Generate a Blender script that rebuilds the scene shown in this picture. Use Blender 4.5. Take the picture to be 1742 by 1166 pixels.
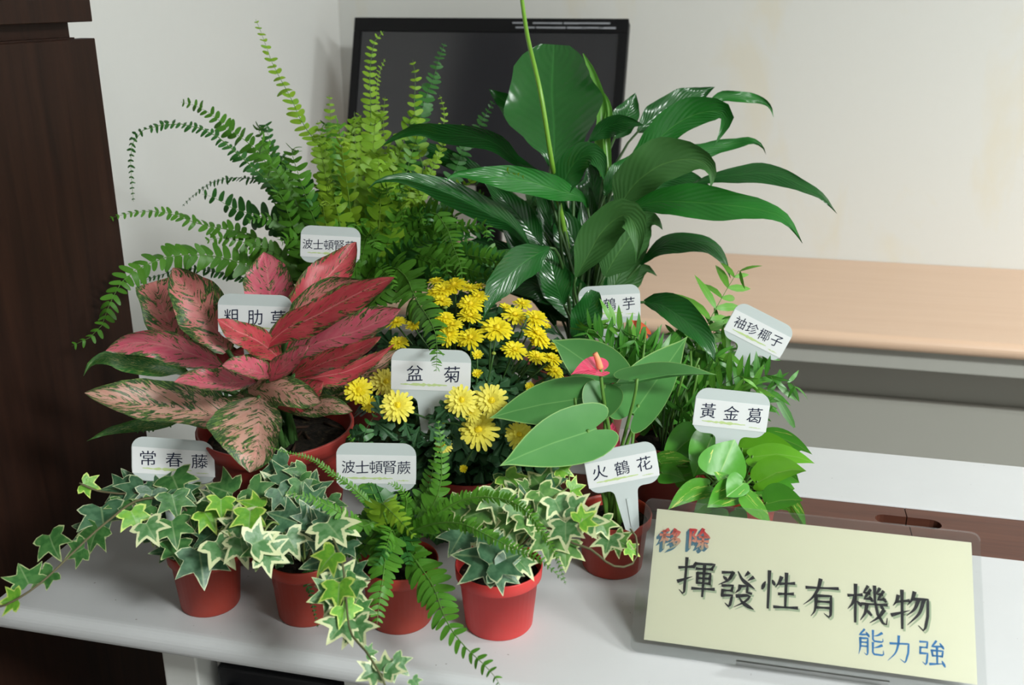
import bpy, bmesh, math, random
from mathutils import Vector, Matrix, Quaternion

for o in list(bpy.data.objects):
    bpy.data.objects.remove(o, do_unlink=True)
scene = bpy.context.scene
COL = scene.collection
random.seed(7)
R = math.radians

# ------------------------------------------------------------------ camera
F = 1700.0                      # focal length in pixels of the 1742 x 1166 frame
PITCH, YAW = R(19.2), R(13.3)
O = Vector((0, 0, 1.34))
cam = bpy.data.cameras.new('camera')
cam.sensor_width = 36.0
cam.lens = 36.0 * F / 1742.0
cam.clip_start = 0.02
cam.dof.use_dof = True
cam.dof.focus_distance = 1.12
cam.dof.aperture_fstop = 7.0
camo = bpy.data.objects.new('camera', cam)
camo.location = O
camo.rotation_euler = (math.pi / 2 - PITCH, 0, YAW)
COL.objects.link(camo)
scene.camera = camo
FW = Vector((-math.sin(YAW) * math.cos(PITCH), math.cos(YAW) * math.cos(PITCH), -math.sin(PITCH)))
RT = Vector((math.cos(YAW), math.sin(YAW), 0))
UP = RT.cross(FW)

# ------------------------------------------------------------------ world, exposure
w = bpy.data.worlds.new('world')
scene.world = w
w.use_nodes = True
w.node_tree.nodes['Background'].inputs[0].default_value = (0.93, 0.97, 1.0, 1)
w.node_tree.nodes['Background'].inputs[1].default_value = 0.0
scene.view_settings.view_transform = 'Standard'
scene.view_settings.look = 'None'
scene.view_settings.gamma = 1.0
scene.view_settings.exposure = 0.05
scene.view_settings.use_curve_mapping = False

TZ = 0.74                       # table top height
CEIL = 2.60


def area(name, loc, sx, sy, power, col=(0.95, 1.0, 0.97)):
    l = bpy.data.lights.new(name, 'AREA')
    l.shape = 'RECTANGLE'
    l.size, l.size_y = sx, sy
    l.energy = power
    l.color = col
    o = bpy.data.objects.new(name, l)
    o.location = loc
    COL.objects.link(o)
    return o


LAMPS = [((1.85, -0.5), 124), ((2.35, 1.3), 36)]
for (lx, ly), pw in LAMPS:
    area('tube_light_offscreen', (lx, ly, CEIL - 0.11), 1.15, 0.5, pw)


def ray(x, y):
    return FW + RT * ((x - 871) / F) - UP * ((y - 583) / F)


def P(x, y, D):
    return O + ray(x, y) * D


def G(x, y, z=TZ):
    d = ray(x, y)
    return O + d * ((z - O.z) / d.z)


def depth(q):
    return (Vector(q) - O).dot(FW)


def clampD(x, y, D, z=TZ + 0.012, edge=0.735):
    """keep a point in front of / above the table surface"""
    d = ray(x, y)
    Dt = (z - O.z) / d.z if d.z < 0 else 99
    if D > Dt and (O + d * Dt).y > edge:
        return Dt
    if D > Dt and (O + d * D).y > edge:      # would hit the front edge
        return min(D, edge / d.y)
    return D


# ------------------------------------------------------------------ materials
MAT = {}


def lin(c):
    return tuple(((v / 255) / 12.92 if v / 255 <= 0.04045 else ((v / 255 + 0.055) / 1.055) ** 2.4) for v in c) + (1,)


def mat(name, col=(0.5, 0.5, 0.5), rough=0.5, spec=0.5, metal=0.0, **kw):
    m = bpy.data.materials.new(name)
    m.use_nodes = True
    b = m.node_tree.nodes['Principled BSDF']
    b.inputs['Base Color'].default_value = tuple(col)[:3] + (1,)
    b.inputs['Roughness'].default_value = rough
    b.inputs['Specular IOR Level'].default_value = spec
    b.inputs['Metallic'].default_value = metal
    for k, v in kw.items():
        b.inputs[k].default_value = v
    MAT[name] = m
    return m


class N:
    """tiny node helper"""
    def __init__(s, m):
        s.t = m.node_tree
        s.b = s.t.nodes['Principled BSDF']
        s.out = s.t.nodes['Material Output']

    def n(s, typ, **kw):
        nd = s.t.nodes.new(typ)
        for k, v in kw.items():
            if k.startswith('_'):
                setattr(nd, k[1:], v)
            else:
                key = int(k[1:]) if k[0] == 'i' and k[1:].isdigit() else k.replace('__', ' ')
                if hasattr(v, 'is_output') or isinstance(v, bpy.types.NodeSocket):
                    s.t.links.new(v, nd.inputs[key])
                else:
                    nd.inputs[key].default_value = v
        return nd

    def math(s, op, a, b=0.0, c=0.0):
        nd = s.t.nodes.new('ShaderNodeMath')
        nd.operation = op
        for i, v in enumerate((a, b, c)):
            if isinstance(v, bpy.types.NodeSocket):
                s.t.links.new(v, nd.inputs[i])
            else:
                nd.inputs[i].default_value = v
        return nd.outputs[0]

    def mix(s, fac, a, b):
        nd = s.t.nodes.new('ShaderNodeMix')
        nd.data_type = 'RGBA'
        for i, v in ((0, fac), (6, a), (7, b)):
            if isinstance(v, bpy.types.NodeSocket):
                s.t.links.new(v, nd.inputs[i])
            else:
                nd.inputs[i].default_value = v if i == 0 else tuple(v)[:3] + (1,)
        return nd.outputs[2]

    def ramp(s, v, stops):
        nd = s.t.nodes.new('ShaderNodeValToRGB')
        e = nd.color_ramp.elements
        while len(e) < len(stops):
            e.new(0.5)
        for k, (p, c) in zip(e, stops):
            k.position = p
            k.color = tuple(c)[:3] + (1,) if hasattr(c, '__len__') else (c, c, c, 1)
        s.t.links.new(v, nd.inputs[0])
        return nd.outputs[0]

    def noise(s, vec, scale, detail=3, rough=0.5, dist=0.0):
        nd = s.n('ShaderNodeTexNoise', Scale=scale, Detail=detail, Roughness=rough, Distortion=dist)
        s.t.links.new(vec, nd.inputs['Vector'])
        return nd.outputs['Fac']

    def scaled(s, vec, sx, sy, sz=1, loc=None):
        nd = s.n('ShaderNodeMapping', Scale=(sx, sy, sz))
        s.t.links.new(vec, nd.inputs[0])
        if loc is not None:
            s.t.links.new(loc, nd.inputs['Location'])
        return nd.outputs[0]

    def color(s, c):
        s.t.links.new(c, s.b.inputs['Base Color'])

    def bump(s, h, strength, dist=0.002):
        nd = s.n('ShaderNodeBump', Strength=strength, Distance=dist, Height=h)
        s.t.links.new(nd.outputs[0], s.b.inputs['Normal'])

    def translucent(s, colsock, fac):
        tr = s.t.nodes.new('ShaderNodeBsdfTranslucent')
        if isinstance(colsock, bpy.types.NodeSocket):
            s.t.links.new(colsock, tr.inputs[0])
        else:
            tr.inputs[0].default_value = tuple(colsock)[:3] + (1,)
        mx = s.t.nodes.new('ShaderNodeMixShader')
        mx.inputs[0].default_value = fac
        s.t.links.new(s.b.outputs[0], mx.inputs[1])
        s.t.links.new(tr.outputs[0], mx.inputs[2])
        s.t.links.new(mx.outputs[0], s.out.inputs[0])


def uv_parts(k):
    tc = k.n('ShaderNodeTexCoord')
    sp = k.n('ShaderNodeSeparateXYZ', Vector=tc.outputs['UV'])
    a = k.math('ABSOLUTE', k.math('SUBTRACT', sp.outputs[0], 0.5))
    return tc, sp.outputs[0], sp.outputs[1], a      # a: 0 at midrib .. 0.5 at edge


def obj_rand(k):
    return k.n('ShaderNodeObjectInfo').outputs['Random']


def leaf_simple(name, c1, c2, rough=0.35, spec=0.45, trans=0.12, veins=0.0, nv=16, slant=3.0, midrib=None, mw=0.025, under=None):
    m = mat(name, c1, rough, spec)
    k = N(m)
    tc, u, v, a = uv_parts(k)
    rnd = obj_rand(k)
    ns = k.noise(tc.outputs['Object'], 35, 3)
    f = k.math('ADD', k.math('MULTIPLY', ns, 0.7), k.math('MULTIPLY', rnd, 0.5))
    c = k.mix(k.math('SUBTRACT', f, 0.1), c1, c2)
    if midrib:
        mask = k.ramp(a, [(0.0, 1.0), (mw, 0.0)])
        c = k.mix(mask, c, midrib)
    if under:
        geo = k.n('ShaderNodeNewGeometry')
        c = k.mix(geo.outputs['Backfacing'], c, under)
    k.color(c)
    if veins:
        ph = k.math('SUBTRACT', k.math('MULTIPLY', v, nv), k.math('MULTIPLY', a, slant * 2))
        wv = k.math('SINE', k.math('MULTIPLY', ph, 6.2832))
        h = k.math('ADD', k.math('MULTIPLY', wv, 0.5), k.math('MULTIPLY', k.ramp(a, [(0, 0.0), (0.04, 1.0)]), 1.5))
        k.bump(h, veins, 0.0015)
    if trans:
        k.translucent(c, trans)
    return m


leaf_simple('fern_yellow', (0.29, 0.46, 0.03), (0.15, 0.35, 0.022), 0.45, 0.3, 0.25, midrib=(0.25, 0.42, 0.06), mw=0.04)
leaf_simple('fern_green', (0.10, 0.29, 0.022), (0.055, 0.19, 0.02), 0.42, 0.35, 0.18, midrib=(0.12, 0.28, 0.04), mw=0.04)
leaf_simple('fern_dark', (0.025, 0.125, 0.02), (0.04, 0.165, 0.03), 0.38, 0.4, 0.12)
leaf_simple('lily_dark', (0.010, 0.075, 0.014), (0.018, 0.115, 0.02), 0.21, 0.52, 0.05, 0.22, 13, 4.0, (0.03, 0.16, 0.03), 0.02, under=(0.045, 0.14, 0.035))
leaf_simple('lily_bright', (0.022, 0.19, 0.022), (0.014, 0.13, 0.018), 0.26, 0.5, 0.10, 0.25, 13, 4.0, (0.06, 0.25, 0.04), 0.02, under=(0.05, 0.17, 0.035))
leaf_simple('lily_under', (0.055, 0.165, 0.04), (0.04, 0.13, 0.032), 0.42, 0.35, 0.10, 0.28, 13, 4.0, (0.10, 0.24, 0.06), 0.02)
leaf_simple('lily_young', (0.22, 0.45, 0.09), (0.12, 0.36, 0.06), 0.3, 0.5, 0.15)
leaf_simple('palm_leaf', (0.06, 0.25, 0.022), (0.035, 0.165, 0.016), 0.35, 0.4, 0.14, midrib=(0.13, 0.33, 0.05), mw=0.05)
leaf_simple('palm_young', (0.16, 0.40, 0.05), (0.10, 0.33, 0.035), 0.35, 0.4, 0.18, midrib=(0.2, 0.42, 0.08), mw=0.05)
leaf_simple('mum_leaf', (0.016, 0.062, 0.022), (0.03, 0.10, 0.035), 0.5, 0.3, 0.05, midrib=(0.05, 0.13, 0.05), mw=0.02)
leaf_simple('stem_green', (0.12, 0.27, 0.04), (0.08, 0.2, 0.03), 0.45, 0.4, 0)
leaf_simple('stem_dark', (0.05, 0.13, 0.03), (0.035, 0.09, 0.02), 0.45, 0.4, 0)
leaf_simple('flower_stalk', (0.20, 0.42, 0.04), (0.16, 0.36, 0.035), 0.35, 0.5, 0)
leaf_simple('vine', (0.12, 0.09, 0.05), (0.10, 0.12, 0.05), 0.6, 0.3, 0)
leaf_simple('vine_green', (0.22, 0.30, 0.09), (0.18, 0.26, 0.07), 0.5, 0.3, 0)
leaf_simple('petal', (0.93, 0.78, 0.016), (0.94, 0.84, 0.05), 0.5, 0.3, 0.32)
leaf_simple('petal_pale', (0.93, 0.82, 0.07), (0.93, 0.86, 0.20), 0.5, 0.3, 0.32)
leaf_simple('petal_core', (0.82, 0.62, 0.012), (0.78, 0.6, 0.02), 0.6, 0.3, 0.05)
leaf_simple('bud_green', (0.20, 0.30, 0.05), (0.35, 0.40, 0.06), 0.6, 0.3, 0)
leaf_simple('spathe', (0.72, 0.07, 0.15), (0.60, 0.05, 0.12), 0.12, 0.6, 0.08, 0.25, 7, 3.0)
leaf_simple('spathe_orange', (0.75, 0.13, 0.06), (0.7, 0.12, 0.05), 0.25, 0.5, 0.05)
leaf_simple('spadix', (0.85, 0.28, 0.14), (0.88, 0.33, 0.16), 0.5, 0.4, 0)


def anthurium_mat():
    m = mat('anthurium_leaf', (0.07, 0.24, 0.06), 0.42, 0.3)
    k = N(m)
    tc, u, v, a = uv_parts(k)
    ed = k.n('ShaderNodeAttribute', _attribute_name='edge').outputs['Fac']
    ns = k.noise(tc.outputs['Object'], 30, 4)
    c = k.mix(ns, (0.05, 0.20, 0.045), (0.095, 0.28, 0.075))
    c = k.mix(k.ramp(a, [(0, 1.0), (0.016, 0.0)]), c, (0.16, 0.36, 0.11))
    c = k.mix(k.ramp(ed, [(0.965, 0.0), (0.99, 1.0)]), c, (0.26, 0.44, 0.14))
    k.color(c)
    ph = k.math('SUBTRACT', k.math('MULTIPLY', v, 6), k.math('MULTIPLY', a, 5.0))
    k.bump(k.math('SINE', k.math('MULTIPLY', ph, 6.2832)), 0.02, 0.0006)
    k.translucent(c, 0.12)


anthurium_mat()


def pothos_mat(name, c1, c2, streak):
    m = mat(name, c1, 0.3, 0.5)
    k = N(m)
    tc, u, v, a = uv_parts(k)
    ns = k.noise(tc.outputs['Object'], 30, 3)
    c = k.mix(ns, c1, c2)
    vec = k.scaled(tc.outputs['UV'], 9, 3, 1, k.n('ShaderNodeCombineXYZ', X=k.math('MULTIPLY', obj_rand(k), 9)).outputs[0])
    s = k.noise(vec, 1.0, 4, 0.6, 0.8)
    c = k.mix(k.ramp(s, [(streak, 0.0), (streak + 0.05, 1.0)]), c, (0.55, 0.62, 0.14))
    c = k.mix(k.ramp(a, [(0, 1.0), (0.02, 0.0)]), c, (0.2, 0.42, 0.07))
    k.color(c)
    k.bump(ns, 0.3, 0.004)
    k.translucent(c, 0.16)


pothos_mat('pothos_leaf', (0.055, 0.27, 0.02), (0.10, 0.36, 0.035), 0.68)
pothos_mat('pothos_streaked', (0.06, 0.27, 0.02), (0.12, 0.38, 0.04), 0.60)
pothos_mat('pothos_bright', (0.15, 0.42, 0.02), (0.11, 0.36, 0.02), 0.72)


def ivy_mat(name, g1, g2, cream, margin, spread):
    m = mat(name, g1, 0.38, 0.45)
    k = N(m)
    tc, u, v, a = uv_parts(k)
    ed = k.n('ShaderNodeAttribute', _attribute_name='edge').outputs['Fac']
    off = k.n('ShaderNodeCombineXYZ', X=k.math('MULTIPLY', obj_rand(k), 37.0)).outputs[0]
    vec = k.scaled(tc.outputs['UV'], 1, 1, 1, off)
    n1 = k.noise(vec, 5, 4, 0.6)
    c = k.mix(k.ramp(k.noise(vec, 6, 2), [(0.42, 0.0), (0.58, 1.0)]), g1, g2)
    c = k.mix(k.ramp(a, [(0, 0.55), (0.02, 0.0)]), c, (0.30, 0.42, 0.2))
    e2 = k.math('ADD', ed, k.math('MULTIPLY', k.math('SUBTRACT', n1, 0.5), spread))
    c = k.mix(k.ramp(e2, [(margin, 0.0), (margin + 0.04, 1.0)]), c, cream)
    k.color(c)
    k.bump(n1, 0.2, 0.003)
    k.translucent(c, 0.10)


ivy_mat('ivy_dark', (0.035, 0.11, 0.05), (0.07, 0.17, 0.085), (0.50, 0.56, 0.34), 0.93, 0.30)
ivy_mat('ivy_green', (0.04, 0.15, 0.035), (0.075, 0.21, 0.055), (0.52, 0.60, 0.29), 0.915, 0.35)
ivy_mat('ivy_lime', (0.075, 0.20, 0.045), (0.12, 0.27, 0.06), (0.60, 0.65, 0.33), 0.84, 0.5)
ivy_mat('ivy_cream', (0.07, 0.20, 0.06), (0.13, 0.27, 0.11), (0.62, 0.66, 0.38), 0.74, 0.65)
ivy_mat('ivy_young', (0.17, 0.40, 0.035), (0.12, 0.34, 0.03), (0.50, 0.64, 0.14), 0.84, 0.5)


def aglao_mat(name, pink1, pink2, green, amount, edge_w, trans=0.06):
    m = mat(name, pink1, 0.36, 0.4)
    k = N(m)
    tc, u, v, a = uv_parts(k)
    rnd = k.math('MULTIPLY', obj_rand(k), 23.0)
    off = k.n('ShaderNodeCombineXYZ', X=rnd, Y=rnd).outputs[0]
    # stretch the flecks along the slanting side veins: shear v by |u|
    sh = k.math('SUBTRACT', v, k.math('MULTIPLY', a, 0.55))
    vec0 = k.n('ShaderNodeCombineXYZ', X=k.math('MULTIPLY', u, 6.5), Y=k.math('MULTIPLY', sh, 22.0)).outputs[0]
    vec = k.scaled(vec0, 1, 1, 1, off)
    n1 = k.math('ADD', k.math('MULTIPLY', k.math('SUBTRACT', k.noise(vec, 0.7, 6, 0.70, 1.2), 0.5), 1.7), 0.5)
    n2 = k.noise(vec, 0.35, 3, 0.6)
    base = k.mix(k.ramp(n2, [(0.35, 0.0), (0.65, 1.0)]), pink1, pink2)
    base = k.mix(k.ramp(a, [(0, 0.5), (0.03, 0.0)]), base, (0.75, 0.32, 0.30))
    e = k.math('ADD', n1, k.math('MULTIPLY', k.ramp(a, [(0.5 - edge_w, 0.0), (0.5, 1.0)]), 0.26))
    msk = k.ramp(e, [(amount, 0.0), (amount + 0.035, 1.0)])
    gcol = k.mix(k.ramp(k.noise(vec, 2.5, 2), [(0.5, 0.0), (0.62, 1.0)]), green, (0.16, 0.24, 0.06))
    c = k.mix(msk, base, gcol)
    k.color(c)
    k.bump(n1, 0.15, 0.002)
    k.translucent(c, trans)


aglao_mat('aglao_pink', (0.62, 0.17, 0.18), (0.60, 0.25, 0.21), (0.03, 0.085, 0.025), 0.555, 0.28)
aglao_mat('aglao_hot', (0.60, 0.085, 0.15), (0.60, 0.17, 0.20), (0.04, 0.08, 0.025), 0.615, 0.24)
aglao_mat('aglao_red', (0.40, 0.038, 0.055), (0.48, 0.075, 0.085), (0.05, 0.035, 0.015), 0.615, 0.16)
aglao_mat('aglao_tan', (0.52, 0.26, 0.20), (0.56, 0.33, 0.26), (0.03, 0.08, 0.025), 0.545, 0.28)
aglao_mat('aglao_green', (0.28, 0.34, 0.10), (0.3, 0.36, 0.10), (0.018, 0.12, 0.02), 0.30, 0.2)


def pot_mat(name, c, dusty=0.15):
    m = mat(name, c, 0.45, 0.4)
    k = N(m)
    tc = k.n('ShaderNodeTexCoord')
    ns = k.noise(tc.outputs['Object'], 18, 5, 0.65)
    dust = (c[0] * 0.8 + 0.08, c[1] * 0.8 + 0.07, c[2] * 0.8 + 0.065)
    k.color(k.mix(k.ramp(ns, [(0.5, 0.0), (0.8, dusty * 2)]), c, dust))
    k.bump(ns, 0.08, 0.001)


pot_mat('pot_red', (0.62, 0.045, 0.042))
pot_mat('pot_brick', (0.34, 0.036, 0.020))
pot_mat('pot_maroon', (0.32, 0.035, 0.028))
pot_mat('pot_rust', (0.36, 0.06, 0.05), 0.4)

m = mat('soil', (0.012, 0.009, 0.007), 0.95, 0.2)
k = N(m)
tc = k.n('ShaderNodeTexCoord')
ns = k.noise(tc.outputs['Object'], 160, 4, 0.7)
k.color(k.ramp(ns, [(0.4, (0.006, 0.005, 0.004)), (0.62, (0.025, 0.018, 0.012)), (0.72, (0.08, 0.07, 0.03))]))
k.bump(ns, 0.8, 0.004)

mat('bark', (0.035, 0.018, 0.011), 0.9, 0.2)
m = mat('wall_paint', (0.70, 0.705, 0.685), 0.85, 0.2)
k = N(m)
tc = k.n('ShaderNodeTexCoord')
big = k.noise(k.scaled(tc.outputs['Object'], 2.2, 1, 1.0), 2.6, 4, 0.6, 0.4)
fine = k.noise(tc.outputs['Object'], 60, 3)
c = k.mix(k.ramp(big, [(0.55, 0.0), (0.68, 0.6)]), (0.70, 0.705, 0.685), (0.70, 0.66, 0.55))
k.color(k.mix(k.math('MULTIPLY', fine, 0.12), c, (0.62, 0.61, 0.57)))
k.bump(fine, 0.05, 0.002)

m = mat('wall_paint_white', (0.74, 0.745, 0.735), 0.85, 0.2)
k = N(m)
tc = k.n('ShaderNodeTexCoord')
fine = k.noise(tc.outputs['Object'], 60, 3)
k.color(k.mix(k.math('MULTIPLY', fine, 0.15), (0.75, 0.755, 0.745), (0.66, 0.66, 0.65)))
k.bump(fine, 0.05, 0.002)

mat('ceiling_white', (0.78, 0.78, 0.76), 0.9, 0.2)
m = mat('floor_tile', (0.16, 0.15, 0.14), 0.5, 0.4)
k = N(m)
tc = k.n('ShaderNodeTexCoord')
k.color(k.mix(k.noise(tc.outputs['Object'], 8, 5), (0.12, 0.115, 0.11), (0.2, 0.19, 0.175)))


def wood(name, c1, c2, axis, scale, rough, spec=0.4, detail=6):
    m = mat(name, c1, rough, spec)
    k = N(m)
    tc = k.n('ShaderNodeTexCoord')
    s = [scale, scale, scale]
    s[axis] *= 0.06
    ns = k.noise(k.scaled(tc.outputs['Object'], *s), 1.0, detail, 0.65, 0.6)
    k.color(k.ramp(ns, [(0.3, c1), (0.7, c2)]))
    k.bump(ns, 0.06, 0.001)


wood('walnut_dark', (0.015, 0.0065, 0.0045), (0.032, 0.0125, 0.0075), 2, 60, 0.5, 0.18)
wood('walnut_strip', (0.075, 0.026, 0.017), (0.125, 0.045, 0.028), 0, 70, 0.35)
wood('maple_top', (0.66, 0.45, 0.32), (0.70, 0.49, 0.355), 0, 40, 0.38, 0.4)
m = mat('table_white', (0.66, 0.665, 0.675), 0.38, 0.45)
k = N(m)
tc = k.n('ShaderNodeTexCoord')
ns = k.noise(tc.outputs['Object'], 14, 5, 0.6)
sp = k.noise(tc.outputs['Object'], 220, 1)
c = k.mix(ns, (0.62, 0.625, 0.64), (0.57, 0.575, 0.59))
k.color(k.mix(k.ramp(sp, [(0.80, 0.0), (0.82, 0.7)]), c, (0.2, 0.19, 0.18)))
mat('leg_white', (0.62, 0.62, 0.60), 0.45, 0.4)
mat('desk_grey', (0.44, 0.435, 0.40), 0.5, 0.4)
mat('desk_panel', (0.42, 0.41, 0.37), 0.6, 0.3)
mat('monitor_black', (0.006, 0.006, 0.007), 0.45, 0.2)
mat('monitor_screen', (0.028, 0.028, 0.032), 0.12, 0.6)
mat('print_grey', (0.32, 0.33, 0.36), 0.7, 0.1)
mat('case_black', (0.010, 0.011, 0.014), 0.4, 0.4)
mat('tag_plastic', (0.52, 0.57, 0.57), 0.38, 0.45)
mat('tag_paper', (0.72, 0.73, 0.74), 0.55, 0.3)
mat('ink_blue', (0.018, 0.022, 0.05), 0.7, 0.1)
mat('ink_black', (0.018, 0.018, 0.024), 0.55, 0.2)
mat('ink_shadow', (0.42, 0.50, 0.34), 0.7, 0.1)
mat('ink_sky', (0.035, 0.20, 0.48), 0.6, 0.2)
mat('ink_lime', (0.50, 0.62, 0.28), 0.7, 0.1)
mat('ink_teal', (0.10, 0.22, 0.30), 0.6, 0.2)
m = mat('ink_red', (0.6, 0.1, 0.08), 0.6, 0.2)
k = N(m)
tc = k.n('ShaderNodeTexCoord')
sp = k.n('ShaderNodeSeparateXYZ', Vector=tc.outputs['Generated'])
k.color(k.ramp(sp.outputs[1], [(0.15, (0.42, 0.42, 0.30)), (0.45, (0.72, 0.32, 0.22)), (0.85, (0.62, 0.04, 0.05))]))
m = mat('sign_paper', (0.72, 0.71, 0.52), 0.35, 0.45)
k = N(m)
tc = k.n('ShaderNodeTexCoord')
k.color(k.mix(k.noise(tc.outputs['Object'], 30, 4), (0.80, 0.785, 0.60), (0.77, 0.755, 0.57)))
m = mat('clear_plastic', (1, 1, 1), 0.08, 0.5)
k = N(m)
gl = k.n('ShaderNodeBsdfGlossy', Color=(1, 1, 1, 1), Roughness=0.08)
tp = k.n('ShaderNodeBsdfTransparent', Color=(0.975, 0.98, 0.98, 1))
fr = k.n('ShaderNodeFresnel', IOR=1.45)
mx = k.t.nodes.new('ShaderNodeMixShader')
k.t.links.new(fr.outputs[0], mx.inputs[0])
k.t.links.new(tp.outputs[0], mx.inputs[1])
k.t.links.new(gl.outputs[0], mx.inputs[2])
k.t.links.new(mx.outputs[0], k.out.inputs[0])
m = mat('lamp_glow', (1, 1, 1), 0.5, 0.2)
m.node_tree.nodes['Principled BSDF'].inputs['Emission Color'].default_value = (0.97, 1, 0.98, 1)
m.node_tree.nodes['Principled BSDF'].inputs['Emission Strength'].default_value = 6.0


# ------------------------------------------------------------------ object helpers
def tag(o, label, cat=None, group=None, kind=None):
    if label:
        o['label'] = label
    if cat:
        o['category'] = cat
    if group:
        o['group'] = group
    if kind:
        o['kind'] = kind
    return o


def empty(name, loc, label, cat, group=None):
    o = bpy.data.objects.new(name, None)
    o.location = loc
    o.empty_display_size = 0.02
    COL.objects.link(o)
    return tag(o, label, cat, group)


def root_loc(o):
    v = Vector((0, 0, 0))
    while o is not None:
        v += o.location
        o = o.parent
    return v


def link(name, me, m=None, parent=None):
    if m is not None and not me.materials:
        me.materials.append(MAT[m] if isinstance(m, str) else m)
    o = bpy.data.objects.new(name, me)
    if parent is not None:
        o.parent = parent
    COL.objects.link(o)
    return o


def mesh(name, verts, faces, m, parent=None, uv=None, edge=None, smooth=True):
    off = root_loc(parent) if parent is not None else Vector((0, 0, 0))
    me = bpy.data.meshes.new(name)
    me.from_pydata([tuple(Vector(v) - off) for v in verts], [], faces)
    finish(me, uv, edge, smooth)
    return link(name, me, m, parent)


def finish(me, uv=None, edge=None, smooth=True):
    if uv:
        l = me.uv_layers.new(name='UVMap')
        idx = [0] * len(me.loops)
        me.loops.foreach_get('vertex_index', idx)
        flat = []
        for i in idx:
            flat += uv[i]
        l.data.foreach_set('uv', flat)
    if edge:
        a = me.attributes.new('edge', 'FLOAT', 'POINT')
        a.data.foreach_set('value', edge)
    if smooth:
        me.polygons.foreach_set('use_smooth', [True] * len(me.polygons))
    me.update()


def from_bm(name, bm, m, parent=None, smooth=False):
    off = root_loc(parent) if parent is not None else Vector((0, 0, 0))
    bmesh.ops.translate(bm, verts=bm.verts, vec=-off)
    bmesh.ops.recalc_face_normals(bm, faces=bm.faces)
    me = bpy.data.meshes.new(name)
    bm.to_mesh(me)
    bm.free()
    if smooth:
        me.polygons.foreach_set('use_smooth', [True] * len(me.polygons))
    return link(name, me, m, parent)


def box(name, lo, hi, m, parent=None, bevel=0.0, seg=2):
    bm = bmesh.new()
    bmesh.ops.create_cube(bm, size=1)
    lo, hi = Vector(lo), Vector(hi)
    for v in bm.verts:
        v.co = Vector(((v.co.x + .5) * (hi.x - lo.x) + lo.x, (v.co.y + .5) * (hi.y - lo.y) + lo.y, (v.co.z + .5) * (hi.z - lo.z) + lo.z))
    if bevel:
        bmesh.ops.bevel(bm, geom=bm.edges[:], offset=bevel, segments=seg, affect='EDGES', profile=0.5)
    return from_bm(name, bm, m, parent)


def poly_extrude(name, pts, mat4, th, m, parent=None, bevel=0.0, holes=None):
    """flat outline in local xy, extruded along local z by th, placed with a matrix"""
    bm = bmesh.new()
    vs = [bm.verts.new((x, y, 0)) for x, y in pts]
    f = bm.faces.new(vs)
    r = bmesh.ops.extrude_face_region(bm, geom=[f])
    for v in r['geom']:
        if isinstance(v, bmesh.types.BMVert):
            v.co.z += th
    if bevel:
        bmesh.ops.bevel(bm, geom=[e for e in bm.edges if abs(e.verts[0].co.z - e.verts[1].co.z) < 1e-6], offset=bevel, segments=1, affect='EDGES')
    bmesh.ops.transform(bm, matrix=mat4, verts=bm.verts)
    return from_bm(name, bm, m, parent)


def cr(pts, n):
    """Catmull-Rom resample (n+1 points, uniform in chord length)"""
    pts = [Vector(p) for p in pts]
    if len(pts) == 2:
        return [pts[0].lerp(pts[1], i / n) for i in range(n + 1)]
    ext = [pts[0] * 2 - pts[1]] + pts + [pts[-1] * 2 - pts[-2]]
    dense = []
    for i in range(1, len(ext) - 2):
        p0, p1, p2, p3 = ext[i - 1:i + 3]
        for s in range(12):
            t = s / 12
            dense.append(0.5 * ((2 * p1) + (p2 - p0) * t + (2 * p0 - 5 * p1 + 4 * p2 - p3) * t * t + (3 * p1 - p0 - 3 * p2 + p3) * t ** 3))
    dense.append(pts[-1])
    L = [0]
    for a, b in zip(dense, dense[1:]):
        L.append(L[-1] + (b - a).length)
    out, j = [], 0
    for i in range(n + 1):
        d = L[-1] * i / n
        while j < len(L) - 2 and L[j + 1] < d:
            j += 1
        f = (d - L[j]) / max(1e-9, L[j + 1] - L[j])
        out.append(dense[j].lerp(dense[j + 1], min(1, max(0, f))))
    return out


def tube_geo(pts, rad, sides=6, verts=None, faces=None):
    verts = [] if verts is None else verts
    faces = [] if faces is None else faces
    b0 = len(verts)
    n = len(pts)
    ref = Vector((0.3, 0.2, 0.9)).normalized()
    for i, p in enumerate(pts):
        t = (pts[min(i + 1, n - 1)] - pts[max(i - 1, 0)])
        t = t.normalized() if t.length > 1e-9 else Vector((0, 0, 1))
        a = t.cross(ref)
        if a.length < 1e-3:
            a = t.cross(Vector((1, 0, 0)))
        a.normalize()
        b = t.cross(a)
        r = rad(i / (n - 1)) if callable(rad) else rad
        for s in range(sides):
            an = 2 * math.pi * s / sides
            verts.append(p + a * (r * math.cos(an)) + b * (r * math.sin(an)))
    for i in range(n - 1):
        for s in range(sides):
            s2 = (s + 1) % sides
            faces.append((b0 + i * sides + s, b0 + i * sides + s2, b0 + (i + 1) * sides + s2, b0 + (i + 1) * sides + s))
    faces.append(tuple(b0 + s for s in reversed(range(sides))))
    faces.append(tuple(b0 + (n - 1) * sides + s for s in range(sides)))
    return verts, faces


def tube(name, pts, rad, m, parent=None, sides=6, n=None):
    if n:
        pts = cr(pts, n)
    v, f = tube_geo([Vector(p) for p in pts], rad, sides)
    return mesh(name, v, f, m, parent)


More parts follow.
